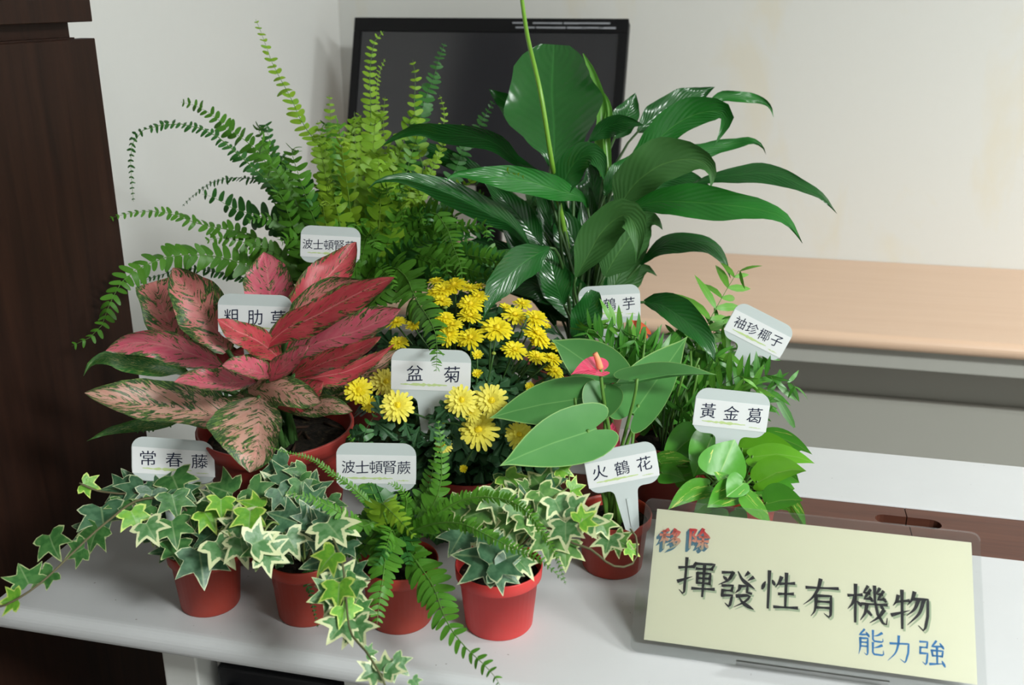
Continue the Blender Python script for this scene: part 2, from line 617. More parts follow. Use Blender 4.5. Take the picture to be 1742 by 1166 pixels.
def lathe(name, prof, center, m, parent, sides=40):
    """prof: list of (radius, z) rings"""
    vs, fs = [], []
    for r, z in prof:
        for s in range(sides):
            an = 2 * math.pi * s / sides
            vs.append(Vector((center[0] + r * math.cos(an), center[1] + r * math.sin(an), center[2] + z)))
    for i in range(len(prof) - 1):
        for s in range(sides):
            s2 = (s + 1) % sides
            fs.append((i * sides + s, i * sides + s2, (i + 1) * sides + s2, (i + 1) * sides + s))
    if prof[0][0] > 0.002:
        fs.append(tuple(reversed(range(sides))))
    o = mesh(name, vs, fs, m, parent)
    for p in o.data.polygons:
        p.use_smooth = len(p.vertices) == 4
    return o


def frame(origin, x, z):
    """matrix with x axis along x and z axis near z"""
    x = x.normalized()
    y = z.cross(x)
    if y.length < 1e-6:
        y = Vector((0, 0, 1)).cross(x)
    y.normalize()
    zz = x.cross(y)
    return Matrix(((x.x, y.x, zz.x, origin.x), (x.y, y.y, zz.y, origin.y), (x.z, y.z, zz.z, origin.z), (0, 0, 0, 1)))


def place(o, M, scale):
    p = o.parent
    if p is not None:
        M = Matrix.Translation(-root_loc(p)) @ M
    o.matrix_basis = M @ Matrix.Scale(scale, 4) if not hasattr(scale, '__len__') else M @ Matrix.Diagonal((*scale, 1))


def to_cam(q):
    return (O - q).normalized()


# ------------------------------------------------------------------ room
LWX, BWY = -1.022, 2.447
RX, FY = 3.6, -3.0


def struct(name, lo, hi, m, label):
    o = box(name, lo, hi, m)
    o['kind'] = 'structure'
    o['label'] = label
    return o


struct('floor', (LWX - .1, FY, -0.1), (RX, BWY + .1, 0), 'floor_tile', 'grey tiled office floor')
struct('wall_back', (LWX - .1, BWY, 0), (RX, BWY + .1, CEIL), 'wall_paint', 'cream painted back wall with faint yellow stains')
struct('wall_left', (LWX - .1, FY, 0), (LWX, BWY, CEIL), 'wall_paint_white', 'white painted side wall meeting the back wall')
struct('wall_right', (RX, FY, 0), (RX + .1, BWY + .1, CEIL), 'wall_paint_white', 'white painted wall opposite the cabinet')
struct('wall_front', (LWX - .1, FY - .1, 0), (RX + .1, FY, CEIL), 'wall_paint_white', 'white painted wall facing the back wall')
struct('ceiling', (LWX - .1, FY, CEIL), (RX, BWY + .1, CEIL + .1), 'ceiling_white', 'white office ceiling')

for (lx, ly), pw in LAMPS:
    t = empty('ceiling_lamp_offscreen', (lx, ly, CEIL - 0.1), 'white fluorescent ceiling lamp box beside the plant table' if ly > 0 else 'white fluorescent ceiling lamp box farther from the back wall', 'ceiling lamp', 'fluorescent ceiling lamps')
    box('lamp_housing', (lx - .62, ly - .3, CEIL - .095), (lx + .62, ly + .3, CEIL), 'leg_white', t, 0.006)
    box('diffuser_offscreen', (lx - .58, ly - .26, CEIL - .103), (lx + .58, ly + .26, CEIL - .0955), 'lamp_glow', t)

# ------------------------------------------------------------------ dark cabinet on the left
CX, CY = -0.82, 1.168
cab = empty('wooden_cabinet', ((CX + LWX) / 2, 0.4, 0), 'tall dark walnut cabinet standing against the white side wall', 'cabinet')
box('body', (LWX + .001, -0.5, 0.0), (CX - 0.022, CY - 0.020, 2.1), 'walnut_dark', cab)
zs = [(0.03, 1.288), (1.308, 2.09)]
for z0, z1 in zs:
    for y0, y1 in ((-0.5, 0.327), (0.331, CY)):
        box('door', (CX - 0.020, y0, z0), (CX, y1, z1), 'walnut_dark', cab, 0.001, 1)
box('finger_rail', (CX - 0.0218, -0.49, 1.284), (CX - 0.008, CY - 0.03, 1.290), 'walnut_dark', cab)

# ------------------------------------------------------------------ tan desk behind
DZ, DY0, DX0, DX1 = 0.74, 1.868, -1.0, 2.2
desk = empty('maple_desk', ((DX0 + DX1) / 2, 2.15, 0), 'maple topped desk with grey steel body against the back wall', 'desk')


def rounded_slab(name, x0, x1, y0, y1, z0, z1, r, m, parent, seg=6):
    prof = []
    for i in range(seg + 1):
        a = math.pi / 2 * i / seg
        prof.append((y0 + r - r * math.sin(a), z1 - r + r * math.cos(a)))
    for i in range(seg + 1):
        a = math.pi / 2 * i / seg
        prof.append((y0 + r - r * math.cos(a), z0 + r - r * math.sin(a)))
    prof += [(y1, z0), (y1, z1)]
    bm = bmesh.new()
    A = [bm.verts.new((x0, y, z)) for y, z in prof]
    B = [bm.verts.new((x1, y, z)) for y, z in prof]
    n = len(prof)
    bm.faces.new(A)
    bm.faces.new(B)
    for i in range(n):
        bm.faces.new((A[i], A[(i + 1) % n], B[(i + 1) % n], B[i]))
    return from_bm(name, bm, m, parent)


rounded_slab('desk_top', DX0, DX1, DY0, BWY - .001, DZ - .03, DZ, .0145, 'maple_top', desk)
box('apron_rail', (DX0 + .02, DY0 + .035, DZ - .075), (DX1 - .02, DY0 + .06, DZ - .0305), 'desk_grey', desk, .003)
box('modesty_panel', (DX0 + .061, DY0 + .225, .08), (DX1 - .061, DY0 + .24, DZ - .031), 'desk_panel', desk)
box('lower_panel', (DX0 + .061, DY0 + .20, .10), (DX1 - .061, DY0 + .222, .537), 'desk_panel', desk, .004)
for x in (DX0 + .02, DX1 - .06):
    box('side_panel', (x, DY0 + .061, 0), (x + .04, DY0 + .195, DZ - .031), 'desk_grey', desk)
    box('side_panel', (x, DY0 + .381, 0), (x + .04, BWY - .02, DZ - .031), 'desk_grey', desk)

# ------------------------------------------------------------------ monitor on the desk
MY = 2.18
mon = empty('computer_monitor', (-0.55, MY + .06, DZ), 'black flat screen monitor with stickers on its frame, standing on the maple desk', 'monitor')
tl, trp = P(604, 30, 1), P(1070, 33, 1)


def onY(x, y, Y):
    d = ray(x, y)
    return O + d * (Y / d.y)


A_ = onY(604, 30, MY + .09)
B_ = onY(1070, 33, MY + .09)
mw = (B_ - A_).length
tilt = R(19)
mup = Vector((0, math.sin(tilt), math.cos(tilt)))
mx_ = Vector((1, 0, 0))
mn = mx_.cross(mup)                                # faces the camera (-y, up)
mh = 0.37
org = Vector((A_.x, A_.y, A_.z)) - mup * mh          # lower left corner of front face
MM = Matrix(((1, mup.x, mn.x, org.x), (0, mup.y, mn.y, org.y), (0, mup.z, mn.z, org.z), (0, 0, 0, 1)))


def lbox(name, lo, hi, M, m, parent, bevel=0.0):
    bm = bmesh.new()
    bmesh.ops.create_cube(bm, size=1)
    lo, hi = Vector(lo), Vector(hi)
    for v in bm.verts:
        v.co = Vector(((v.co.x + .5) * (hi.x - lo.x) + lo.x, (v.co.y + .5) * (hi.y - lo.y) + lo.y, (v.co.z + .5) * (hi.z - lo.z) + lo.z))
    if bevel:
        bmesh.ops.bevel(bm, geom=bm.edges[:], offset=bevel, segments=2, affect='EDGES')
    bmesh.ops.transform(bm, matrix=M, verts=bm.verts)
    return from_bm(name, bm, m, parent)


bz, bt = 0.019, 0.031
lbox('back_shell', (0, 0, -.035), (mw, mh, -.004), MM, 'monitor_black', mon, .004)
lbox('screen', (bz, bz, -.004), (mw - bz, mh - bt, -.001), MM, 'monitor_screen', mon)
for nm, lo, hi in (('bezel', (0, mh - bt, -.004), (mw, mh, .003)), ('bezel', (0, 0, -.004), (mw, bz, .003)),
                   ('bezel', (0, bz, -.004), (bz, mh - bt, .003)), ('bezel', (mw - bz, bz, -.004), (mw, mh - bt, .003))):
    lbox(nm, lo, hi, MM, 'monitor_black', mon, .001)
rs = random.Random(3)
for row, y in ((0, mh - .0105), (1, mh - .0205)):
    for x0 in (0.592, 0.665, 0.722, 0.775, 0.828, 0.885, 0.925):
        L = rs.uniform(0.030, 0.048)
        x = x0 * mw + row * 0.008
        if x + L < mw - .02:
            lbox('sticker_print', (x, y - rs.uniform(.0012, .0022), .003), (x + L, y + rs.uniform(.0012, .002), .0033), MM, 'print_grey', mon)
mcx = A_.x + mw / 2
box('stand_neck', (mcx - .03, MY + .075, DZ + .012), (mcx + .03, MY + .10, DZ + .26), 'monitor_black', mon, .004)
box('stand_foot', (mcx - .12, MY - .04, DZ), (mcx + .12, MY + .15, DZ + .012), 'monitor_black', mon, .004)

# ------------------------------------------------------------------ white table
TX0, TX1, TY0, TY1 = -0.733, 1.05, 0.737, 1.341
SY0, SY1 = 1.083, 1.186
tab = empty('white_table', ((TX0 + TX1) / 2, (TY0 + TY1) / 2, 0), 'long white table with a walnut strip let into its top, carrying the potted plants', 'table')
rounded_slab('front_board', TX0, TX1, TY0, SY0, TZ - .027, TZ, .0125, 'table_white', tab)
box('rear_board', (TX0, SY1, TZ - .027), (TX1, TY1, TZ), 'table_white', tab, .002)
# walnut strip: planks split at the grip slots, each slot a real hole over a dark tray
slot_c = G(1545, 886)
SX0, SX1 = G(1488, 876).x, G(1602, 891).x
sy_a, sy_b = slot_c.y - .0115, slot_c.y + .0115


def slot_plank(name, x0, x1, hole):
    pts = [(x0, SY0 + .001), (x1, SY0 + .001), (x1, SY1 - .001), (x0, SY1 - .001)]
    bm = bmesh.new()
    zt = TZ - .0015
    if hole is None:
        bm.free()
        return box(name, (x0, SY0 + .001, zt - .014), (x1, SY1 - .001, zt), 'walnut_strip', tab)
    h0, h1, end = hole      # hole reaches the plank end on side 'end'
    cy = (sy_a + sy_b) / 2
    r = (sy_b - sy_a) / 2
    arc = []
    if end == 'hi':
        for i in range(9):
            a = math.pi / 2 + math.pi * i / 8
            arc.append((h0 + r + r * math.cos(a), cy + r * math.sin(a)))
        out = [(x1, SY1 - .001), (x0, SY1 - .001), (x0, SY0 + .001), (x1, SY0 + .001), (x1, sy_a)] + arc[::-1] + [(x1, sy_b)]
    else:
        for i in range(9):
            a = -math.pi / 2 + math.pi * i / 8
            arc.append((h1 - r + r * math.cos(a), cy + r * math.sin(a)))
        out = [(x0, SY0 + .001), (x1, SY0 + .001), (x1, SY1 - .001), (x0, SY1 - .001), (x0, sy_b)] + arc[::-1] + [(x0, sy_a)]
    vs = [bm.verts.new((x, y, zt)) for x, y in out]
    f = bm.faces.new(vs)
    r_ = bmesh.ops.extrude_face_region(bm, geom=[f])
    for v in r_['geom']:
        if isinstance(v, bmesh.types.BMVert):
            v.co.z -= .014
    return from_bm(name, bm, 'walnut_strip', tab)


SXM = (SX0 + SX1) / 2
slot_plank('strip_plank', TX0 + .002, SXM - .0006, (SX0, SXM, 'hi'))
slot_plank('strip_plank', SXM + .0006, TX1 - .002, (SXM, SX1, 'lo'))
for lo_, hi_ in (((TX0 + .002, SY0 + .001, TZ - .085), (TX1 - .002, SY1 - .001, TZ - .081)), ((TX0 + .002, SY0 + .001, TZ - .0809), (TX1 - .002, SY0 + .004, TZ - .0275)), ((TX0 + .002, SY1 - .004, TZ - .0809), (TX1 - .002, SY1 - .001, TZ - .0275)), ((TX0 + .002, SY0 + .0041, TZ - .0809), (TX0 + .005, SY1 - .0041, TZ - .0275)), ((TX1 - .005, SY0 + .0041, TZ - .0809), (TX1 - .002, SY1 - .0041, TZ - .0275))):
    box('cable_trough', lo_, hi_, 'walnut_strip', tab)      # hollow tray under the strip
for x in (-0.545, 0.90):
    for y in (0.80, 1.25):
        box('leg', (x - .02, y - .02, 0), (x + .02, y + .02, TZ - .0275), 'leg_white', tab, .002)
box('apron', (-0.52, 1.235, TZ - .09), (0.875, 1.255, TZ - .0275), 'leg_white', tab)
pc = empty('computer_case', (-0.44, 0.98, 0), 'black ribbed computer case under the white table', 'computer case')
box('shell', (-0.515, 0.80, 0), (-0.372, 1.17, 0.66), 'case_black', pc, .003)
for i in range(5):
    x = -0.505 + i * .026
    box('front_rib', (x, .792, .05), (x + .017, .7995, .64), 'case_black', pc, .002)
box('leg_panel', (-0.368, 0.80, 0), (-0.29, 0.82, TZ - .0275), 'leg_white', tab)

# ------------------------------------------------------------------ glyphs (built-in font, turned into meshes)
KAI = {
'有': 'h 12,72 88,78|p 46,96 40,70 26,46 6,28|p 36,54 36,30 33,14 25,2|g 36,54 72,57 72,10 68,4 56,12|h 37,40 71,42|h 37,25 71,27',
'性': 'd 16,68 12,58 9,48|d 33,74 39,62|s 25,96 25,2|p 55,84 50,70 41,57|h 52,67 87,72|h 50,41 85,45|s 67,95 67,10|h 40,7 96,11',
'物': 'p 20,82 16,68 8,56|h 16,67 45,73|s 29,96 29,3|t 5,33 47,49|p 58,95 53,78 41,61|g 54,78 89,81 88,40 82,11 77,4 66,15|p 67,77 58,54 39,35|p 79,77 68,44 41,13',
'力': 'g 16,66 80,72 78,40 70,11 66,4 50,15|p 46,96 44,66 34,34 8,4',
'機': 'h 4,67 36,72|s 21,96 21,3|p 20,66 14,48 3,33|d 25,55 35,44|z 50,95 41,79 55,77|z 56,87 42,63 59,65|d 54,70 61,59|z 78,93 71,79 85,78|z 87,87 74,65 91,67|d 86,71 93,61|h 36,50 95,54|g 66,97 67,60 74,28 86,8 94,6 96,22|p 88,40 76,22 55,5|d 80,50 87,43|p 48,50 44,28 33,9|d 47,37 59,24',
'發': 'z 14,86 41,89 34,72|p 41,89 30,68 6,53|d 17,76 27,67|n 53,93 66,72 96,53|p 79,93 70,82|p 91,82 78,72|z 16,52 42,55 40,42|h 18,40 41,42|s 18,41 16,26|g 16,27 42,30 38,6 34,1 25,9|p 60,57 58,47 49,37|z 60,56 78,58 78,42 89,40|p 53,30 84,34 74,18 47,1|n 58,29 70,14 96,1',
'揮': 'h 4,69 37,75|g 22,96 22,8 18,3 9,12|t 4,33 39,49|d 45,88 41,72|z 46,84 93,87 86,73|h 48,71 88,74|s 52,60 52,34|z 52,60 84,62 84,34|h 52,47 84,49|h 52,35 84,36|h 41,19 96,23|s 68,81 68,1',
'能': 'z 28,95 11,74 39,78|d 34,86 45,70|p 14,62 14,30 9,4|g 14,62 40,64 40,10 37,4 28,11|h 15,48 39,49|h 15,34 39,35|p 89,89 74,79 60,75|g 58,95 58,63 63,57 88,57 93,60 92,70|p 89,45 74,37 60,33|g 58,51 58,16 63,10 90,10 95,14 94,27',
'強': 'z 10,86 36,88 34,66|h 12,66 34,68|s 12,67 10,44|g 10,45 36,47 32,14 28,7 17,16|z 66,95 51,74 87,78|d 78,89 91,70|s 50,60 53,40|z 50,60 88,62 85,42|h 53,42 85,43|s 68,73 68,14|t 43,11 92,18|d 84,27 94,7',
'移': 'p 39,93 24,84 9,81|h 5,65 45,69|s 24,86 24,3|p 23,64 15,44 3,29|d 28,55 41,42|p 70,97 62,80 49,69|p 66,84 89,87 76,66 49,47|d 63,75 74,66|p 74,59 64,44 49,33|p 70,48 93,51 78,24 45,1|d 65,37 76,27',
'除': 'z 12,88 36,91 24,64 37,50 34,36 24,41|s 12,91 12,3|p 66,97 56,76 36,59|n 66,95 78,74 99,59|h 52,60 85,62|h 45,39 91,43|g 68,62 68,8 64,3 55,12|p 56,29 50,18 41,9|d 78,31 91,14',
}
KW = {'h': (7, 4.6, 4.6, 7.5), 's': (8, 6, 6, 5), 'p': (8.5, 6.8, 4.5, 1), 'n': (2.5, 5, 8.5, 8, 1.5), 'd': (2.5, 7, 8.5, 4), 'z': (7, 5.2, 6.2, 5.5), 'g': (7.5, 5.6, 6, 6, 1.2), 't': (8.5, 6, 4, 1)}


def kai_glyph(ch, fat):
    vs, fs = [], []
    for st in KAI[ch].split('|'):
        kind, *pp = st.split()
        pts = [Vector((*map(float, q.split(',')), 0)) for q in pp]
        if kind in 'pnd' and len(pts) > 2:
            pts = cr(pts, 10)
        else:
            out = []
            for a_, b_ in zip(pts, pts[1:]):
                m_ = max(2, int((b_ - a_).length / 6))
                out += [a_.lerp(b_, i / m_) for i in range(m_)]
            pts = out + [pts[-1]]
        L = [0]
        for a_, b_ in zip(pts, pts[1:]):
            L.append(L[-1] + (b_ - a_).length)
        kw = KW[kind]
        b0 = len(vs)
        n = len(pts)
        for i, p in enumerate(pts):
            t_ = L[i] / L[-1] * (len(kw) - 1)
            j = min(len(kw) - 2, int(t_))
            wd = (kw[j] + (kw[j + 1] - kw[j]) * (t_ - j)) * .5 * fat
            d = (pts[min(i + 1, n - 1)] - pts[max(i - 1, 0)]).normalized()
            q = Vector((-d.y, d.x, 0))
            e = d * (wd * (.5 if i == n - 1 else -.5 if i == 0 else 0))
            vs += [(p + q * wd + e) / 100 - Vector((.5, .5, 0)), (p - q * wd + e) / 100 - Vector((.5, .5, 0))]
        fs += [(b0 + 2 * i, b0 + 2 * i + 1, b0 + 2 * i + 3, b0 + 2 * i + 2) for i in range(n - 1)]
    return vs, fs


CHARS = '移除揮發性有機物能力強常春藤波士頓腎蕨火鶴花黃金葛袖珍椰子粗肋草盆菊白芋'
GLYPH = {}


def make_glyphs():
    tmp = []
    for ch in CHARS:
        for bold in (0.0, 0.012):
            cu = bpy.data.curves.new('glyph', 'FONT')
            cu.body = ch
            cu.size = 1.0
            cu.align_x = 'CENTER'
            cu.align_y = 'CENTER'
            cu.offset = bold
            cu.resolution_u = 3
            o = bpy.data.objects.new('glyph', cu)
            COL.objects.link(o)
            tmp.append((ch, bold, o))
    dg = bpy.context.evaluated_depsgraph_get()
    for ch, bold, o in tmp:
        me = bpy.data.meshes.new_from_object(o.evaluated_get(dg))
        co = [v.co.copy() for v in me.vertices]
        if co:
            x0, x1 = min(c.x for c in co), max(c.x for c in co)
            y0, y1 = min(c.y for c in co), max(c.y for c in co)
            s = 1.0 / max(x1 - x0, y1 - y0)
            co = [Vector(((c.x - (x0 + x1) / 2) * s, (c.y - (y0 + y1) / 2) * s, 0)) for c in co]
            co = [Vector((c.x, c.y + 0.07 * c.x, 0)) for c in co]      # brush-hand slant
        GLYPH[(ch, bold > 0)] = (co, [tuple(p.vertices) for p in me.polygons])
        bpy.data.meshes.remove(me)
    for ch, bold, o in tmp:
        cu = o.data
        bpy.data.objects.remove(o, do_unlink=True)
        bpy.data.curves.remove(cu)


make_glyphs()
for ch in KAI:
    GLYPH[(ch, False)] = kai_glyph(ch, 1.12)
    GLYPH[(ch, True)] = kai_glyph(ch, 1.9)


def lettering(name, items, M, z, m, parent, bold=False):
    """items: (char, x, y, size)"""
    vs, fs = [], []
    for ch, x, y, s in items:
        co, pf = GLYPH[(ch, bold)]
        b = len(vs)
        vs += [M @ Vector((x + c.x * s, y + c.y * s, z)) for c in co]
        fs += [tuple(b + i for i in f) for f in pf]
    return mesh(name, vs, fs, m, parent, smooth=False)


def plant_tag(text, cx, cy, wpx, rot, D, label, yaw=0.0, tilt=-9, stem=0.06, xs=None, cs=None, ylet=0.0, axes=None):
    W, H, r = .082, .0505, .0135
    sc = wpx * D / F / W
    a = R(rot)
    X = (RT * math.cos(a) - UP * math.sin(a)).normalized()
    Y = (UP * math.cos(a) + RT * math.sin(a)).normalized()
    Y = (Y * math.cos(R(tilt)) + FW * math.sin(R(tilt))).normalized()
    if yaw:
        X = (Quaternion(Y, R(yaw)) @ X)
    if axes:
        X = (RT * axes[0][0] - UP * axes[0][1] + FW * axes[0][2]).normalized()
        Y = (RT * axes[1][0] - UP * axes[1][1] + FW * axes[1][2]).normalized()
    X = (X - Y * X.dot(Y)).normalized()
    Z = X.cross(Y)
    c = P(cx, cy, D)
    M = Matrix(((X.x, Y.x, Z.x, c.x), (X.y, Y.y, Z.y, c.y), (X.z, Y.z, Z.z, c.z), (0, 0, 0, 1))) @ Matrix.Scale(sc, 4)
    t = empty('plant_tag', M @ Vector((0, -H / 2 - stem, 0)), label, 'plant label', 'name tags in the pots')
    pts = []

    def arc(x, y, rr, a0, a1, n=6):
        for i in range(n + 1):
            an = R(a0 + (a1 - a0) * i / n)
            pts.append((x + rr * math.cos(an), y + rr * math.sin(an)))
    h2, w2 = H / 2, W / 2
    arc(w2 - r, h2 - r, r, 0, 90)
    arc(-w2 + r, h2 - r, r, 90, 180)
    arc(-w2 + r, -h2 + r, r, 180, 270)
    arc(-.013 - .007, -h2 - .007, .007, 90, 0, 4)
    pts += [(-.008, -h2 - stem), (0, -h2 - stem - .006), (.008, -h2 - stem)]
    arc(.013 + .007, -h2 - .007, .007, 180, 90, 4)
    arc(w2 - r, -h2 + r, r, 270, 360)
    poly_extrude('plate', pts, M @ Matrix.Translation((0, 0, -.0012)), .0012, 'tag_plastic', t)
    lbox('stem_rib', (-.0011, -h2 - stem + .002, 0), (.0011, -h2 - stem * .25, .0011), M, 'tag_plastic', t)
    sy0, sy1 = -.0175, .0125
    lbox('paper_strip', (-w2 + .0004, sy0, 0.00005), (w2 - .0004, sy1, .0004), M, 'tag_paper', t)
    n = len(text)
    if cs is None:
        cs = .0137 if n == 5 else (.0152 if n == 4 else .0168)
    if xs is None:
        sp = .0255 if n == 3 else (.0175 if n == 4 else .0142)
        if n == 2:
            sp = .036
        xs = [(i - (n - 1) / 2) * sp for i in range(n)]
    lettering('lettering', [(ch, x, ylet, cs) for ch, x in zip(text, xs)], M, .0006, 'ink_blue', t)
    # ragged green brush stroke under the words
    rs_ = random.Random(int(cx))
    vs, fs = [], []
    for x0, x1, y in ((-.031, .017, -.0118), (.021, .034, -.0138)):
        k_ = 18
        b = len(vs)
        for i in range(k_ + 1):
            x = x0 + (x1 - x0) * i / k_
            tk = (.0004 + .0016 * math.sin(math.pi * i / k_) * rs_.random()) * (1 if x0 < 0 else .4)
            yy = y + rs_.uniform(-.0003, .0003)
            vs += [M @ Vector((x, yy - tk, .00055)), M @ Vector((x, yy + tk, .00055))]
        fs += [(b + 2 * i, b + 2 * i + 2, b + 2 * i + 3, b + 2 * i + 1) for i in range(k_)]
    mesh('brush_stroke', vs, fs, 'ink_lime', t, smooth=False)
    return t


# ------------------------------------------------------------------ plant helpers
PROF = {
    'lance': [(0, .06), (.12, .42), (.3, .9), (.42, 1), (.6, .88), (.75, .6), (.87, .3), (.95, .1), (1, .01)],
    'lily': [(0, .05), (.08, .4), (.2, .82), (.35, 1), (.52, .95), (.68, .72), (.8, .42), (.9, .18), (.96, .07), (1, .01)],
    'big': [(0, .04), (.08, .26), (.2, .62), (.36, .93), (.5, 1), (.64, .97), (.78, .84), (.88, .66), (.95, .48), (1, .30)],
    'ovate': [(0, .12), (.1, .55), (.25, .92), (.4, 1), (.6, .88), (.78, .58), (.9, .28), (.97, .1), (1, .01)],
    'aglao': [(0, .22), (.1, .6), (.25, .93), (.45, 1), (.65, .92), (.8, .7), (.91, .42), (.97, .2), (1, .02)],
    'blunt': [(0, .3), (.2, .75), (.45, .98), (.7, 1), (.9, .95), (1, .85)],
    'sheath': [(0, .6), (.3, .9), (.6, 1), (.85, .6), (1, .1)],
}


def prof(name, t):
    p = PROF[name]
    for (a, x), (b, y) in zip(p, p[1:]):
        if t <= b:
            f = (t - a) / (b - a)
            f = f * f * (3 - 2 * f) * .5 + f * .5
            return x + (y - x) * f
    return p[-1][1]


def leaf(parent, pts, wl, wr, m, D0, root=None, name='leaf', pf='lily', dl=0.0, dr=0.0, cup=0.25, wave=0.0, n=16, mm=4, stem_m='stem_dark', rad=.0024, stem=True, zmin=True):
    P3 = cr([(x, y, d * 1000) for x, y, d in pts], n)
    vs, uv, ed, fs = [], [], [], []
    ph = random.uniform(0, 6.28)
    mids = []
    for i in range(n + 1):
        t = i / n
        p = P3[i]
        tx = P3[min(i + 1, n)] - P3[max(i - 1, 0)]
        l = math.hypot(tx.x, tx.y) or 1
        nx, ny = tx.y / l, -tx.x / l           # left of travel in the picture
        k_ = prof(pf, t)
        D = D0 + p.z / 1000
        for j in range(-mm, mm + 1):
            s = j / mm
            wpx = (wl if s < 0 else wr) * k_ * abs(s)
            sg = 1 if s < 0 else -1
            wm = wpx * D / F
            wv = wave * math.sin(ph + t * 14 + (1.5 if s < 0 else 0)) * s * s
            dd = (dl if s < 0 else dr) * k_ * abs(s) - cup * wm * s * s + wv * .012
            x, y = p.x + sg * nx * wpx * (1 + wv * .25), p.y + sg * ny * wpx * (1 + wv * .25)
            DD = D + dd
            if zmin:
                DD = clampD(x, y, DD)
            q = P(x, y, DD)
            vs.append(q)
            if j == 0:
                mids.append(q)
            uv.append((.5 + .5 * s, t))
            ed.append(abs(s))
    c = 2 * mm + 1
    for i in range(n):
        for j in range(c - 1):
            fs.append((i * c + j, i * c + j + 1, (i + 1) * c + j + 1, (i + 1) * c + j))
    o = mesh(name, vs, fs, m, parent, uv, ed)
    if stem and root is not None:
        petiole(o, mids[0], (mids[1] - mids[0]).normalized(), root, rad, stem_m)
    return o


def petiole(parent, B, tan, root, rad, m, name='petiole'):
    L = (B - root).length
    pts = [root, root + Vector((0, 0, L * .35)) + (B - root) * .12, B - tan * (L * .25) * .6 + Vector((0, 0, 0)), B + tan * .002]
    # cubic bezier
    out = []
    for i in range(9):
        t = i / 8
        out.append(pts[0] * (1 - t) ** 3 + pts[1] * 3 * t * (1 - t) ** 2 + pts[2] * 3 * t * t * (1 - t) + pts[3] * t ** 3)
    return tube(name, out, lambda t: rad * (1.15 - .4 * t), m, parent, 6)


HEART = [(1, 0), (.9, .12), (.78, .34), (.6, .63), (.38, .88), (.14, 1.0), (-.08, .95), (-.23, .76), (-.29, .5), (-.24, .22), (-.1, .05)]
PLUMP = [(1, 0), (.92, .16), (.8, .42), (.6, .74), (.38, .95), (.16, 1.0), (.0, .88), (-.08, .62), (-.1, .32), (-.05, .06)]
IVY = [(1, 0), (.82, .10), (.60, .19), (.47, .25), (.50, .45), (.60, .78), (.40, .68), (.20, .55), (.10, .48), (.02, .60), (-.14, .70), (-.26, .50), (-.27, .24), (-.12, .04)]
MUM = [(1, 0), (.9, .16), (.78, .12), (.66, .14), (.68, .36), (.6, .44), (.48, .3), (.36, .2), (.36, .44), (.24, .5), (.12, .3), (.02, .12), (-.2, .04)]


def polar_outline(half):
    if len(half) < 12:      # smooth-edged leaves: round the outline off
        half = [(half[0][0], 0)] + [(p.x, max(p.y, .004)) for p in cr([(a, b, 0) for a, b in half], 20)[1:]]
    full = list(half) + [(a, -b) for a, b in reversed(half[1:])]
    return full


RINGS = (0.0, .4, .72, .9, 1.0)


def heart_leaf(parent, att, tip, wl, wr, m, D0, root=None, name='leaf', shape=HEART, dl=0.0, dr=0.0, bend=0.0, cup=0.15, stem_m='stem_green', rad=.002, fold=0.0, tan=None):
    """att, tip: (x, y, dd) in the picture; wl / wr half widths in pixels left / right of the axis"""
    out = polar_outline(shape)
    ax, ay, ad = att
    bx, by, bd = tip
    L = math.hypot(bx - ax, by - ay) or 1
    nx, ny = (by - ay) / L, -(bx - ax) / L
    vs, uv, ed, fs = [], [], [], []
    lm = L * D0 / F

    def pt(a, b):
        wpx = (wl if b > 0 else wr) * abs(b)
        sg = 1 if b > 0 else -1
        x = ax + (bx - ax) * a + nx * wpx * sg
        y = ay + (by - ay) * a + ny * wpx * sg
        D = D0 + ad + (bd - ad) * a + (dl if b > 0 else dr) * abs(b) - cup * (wpx * D0 / F) * abs(b)
        # bend: middle of the blade arches toward the viewer / up
        y2 = y - bend * 4 * max(0, a) * (1 - a)
        return P(x, y2, clampD(x, y2, D))
    for ri, r in enumerate(RINGS):
        if ri == 0:
            vs.append(pt(0, 0))
            uv.append((.5, .25))
            ed.append(0)
            continue
        for a, b in out:
            vs.append(pt(a * r, b * r))
            uv.append((.5 + .5 * b * r, .25 + .72 * a * r))
            ed.append(r)
    n = len(out)
    for i in range(n):
        fs.append((0, 1 + i, 1 + (i + 1) % n))
    for ri in range(1, len(RINGS) - 1):
        b0, b1 = 1 + (ri - 1) * n, 1 + ri * n
        for i in range(n):
            i2 = (i + 1) % n
            fs.append((b0 + i, b1 + i, b1 + i2, b0 + i2))
    o = mesh(name, vs, fs, m, parent, uv, ed)
    if root is not None:
        B = vs[0]
        tdir = (tan or Vector((0, 0, 1))).normalized()
        petiole(o, B, tdir, root, rad, stem_m)
    return o


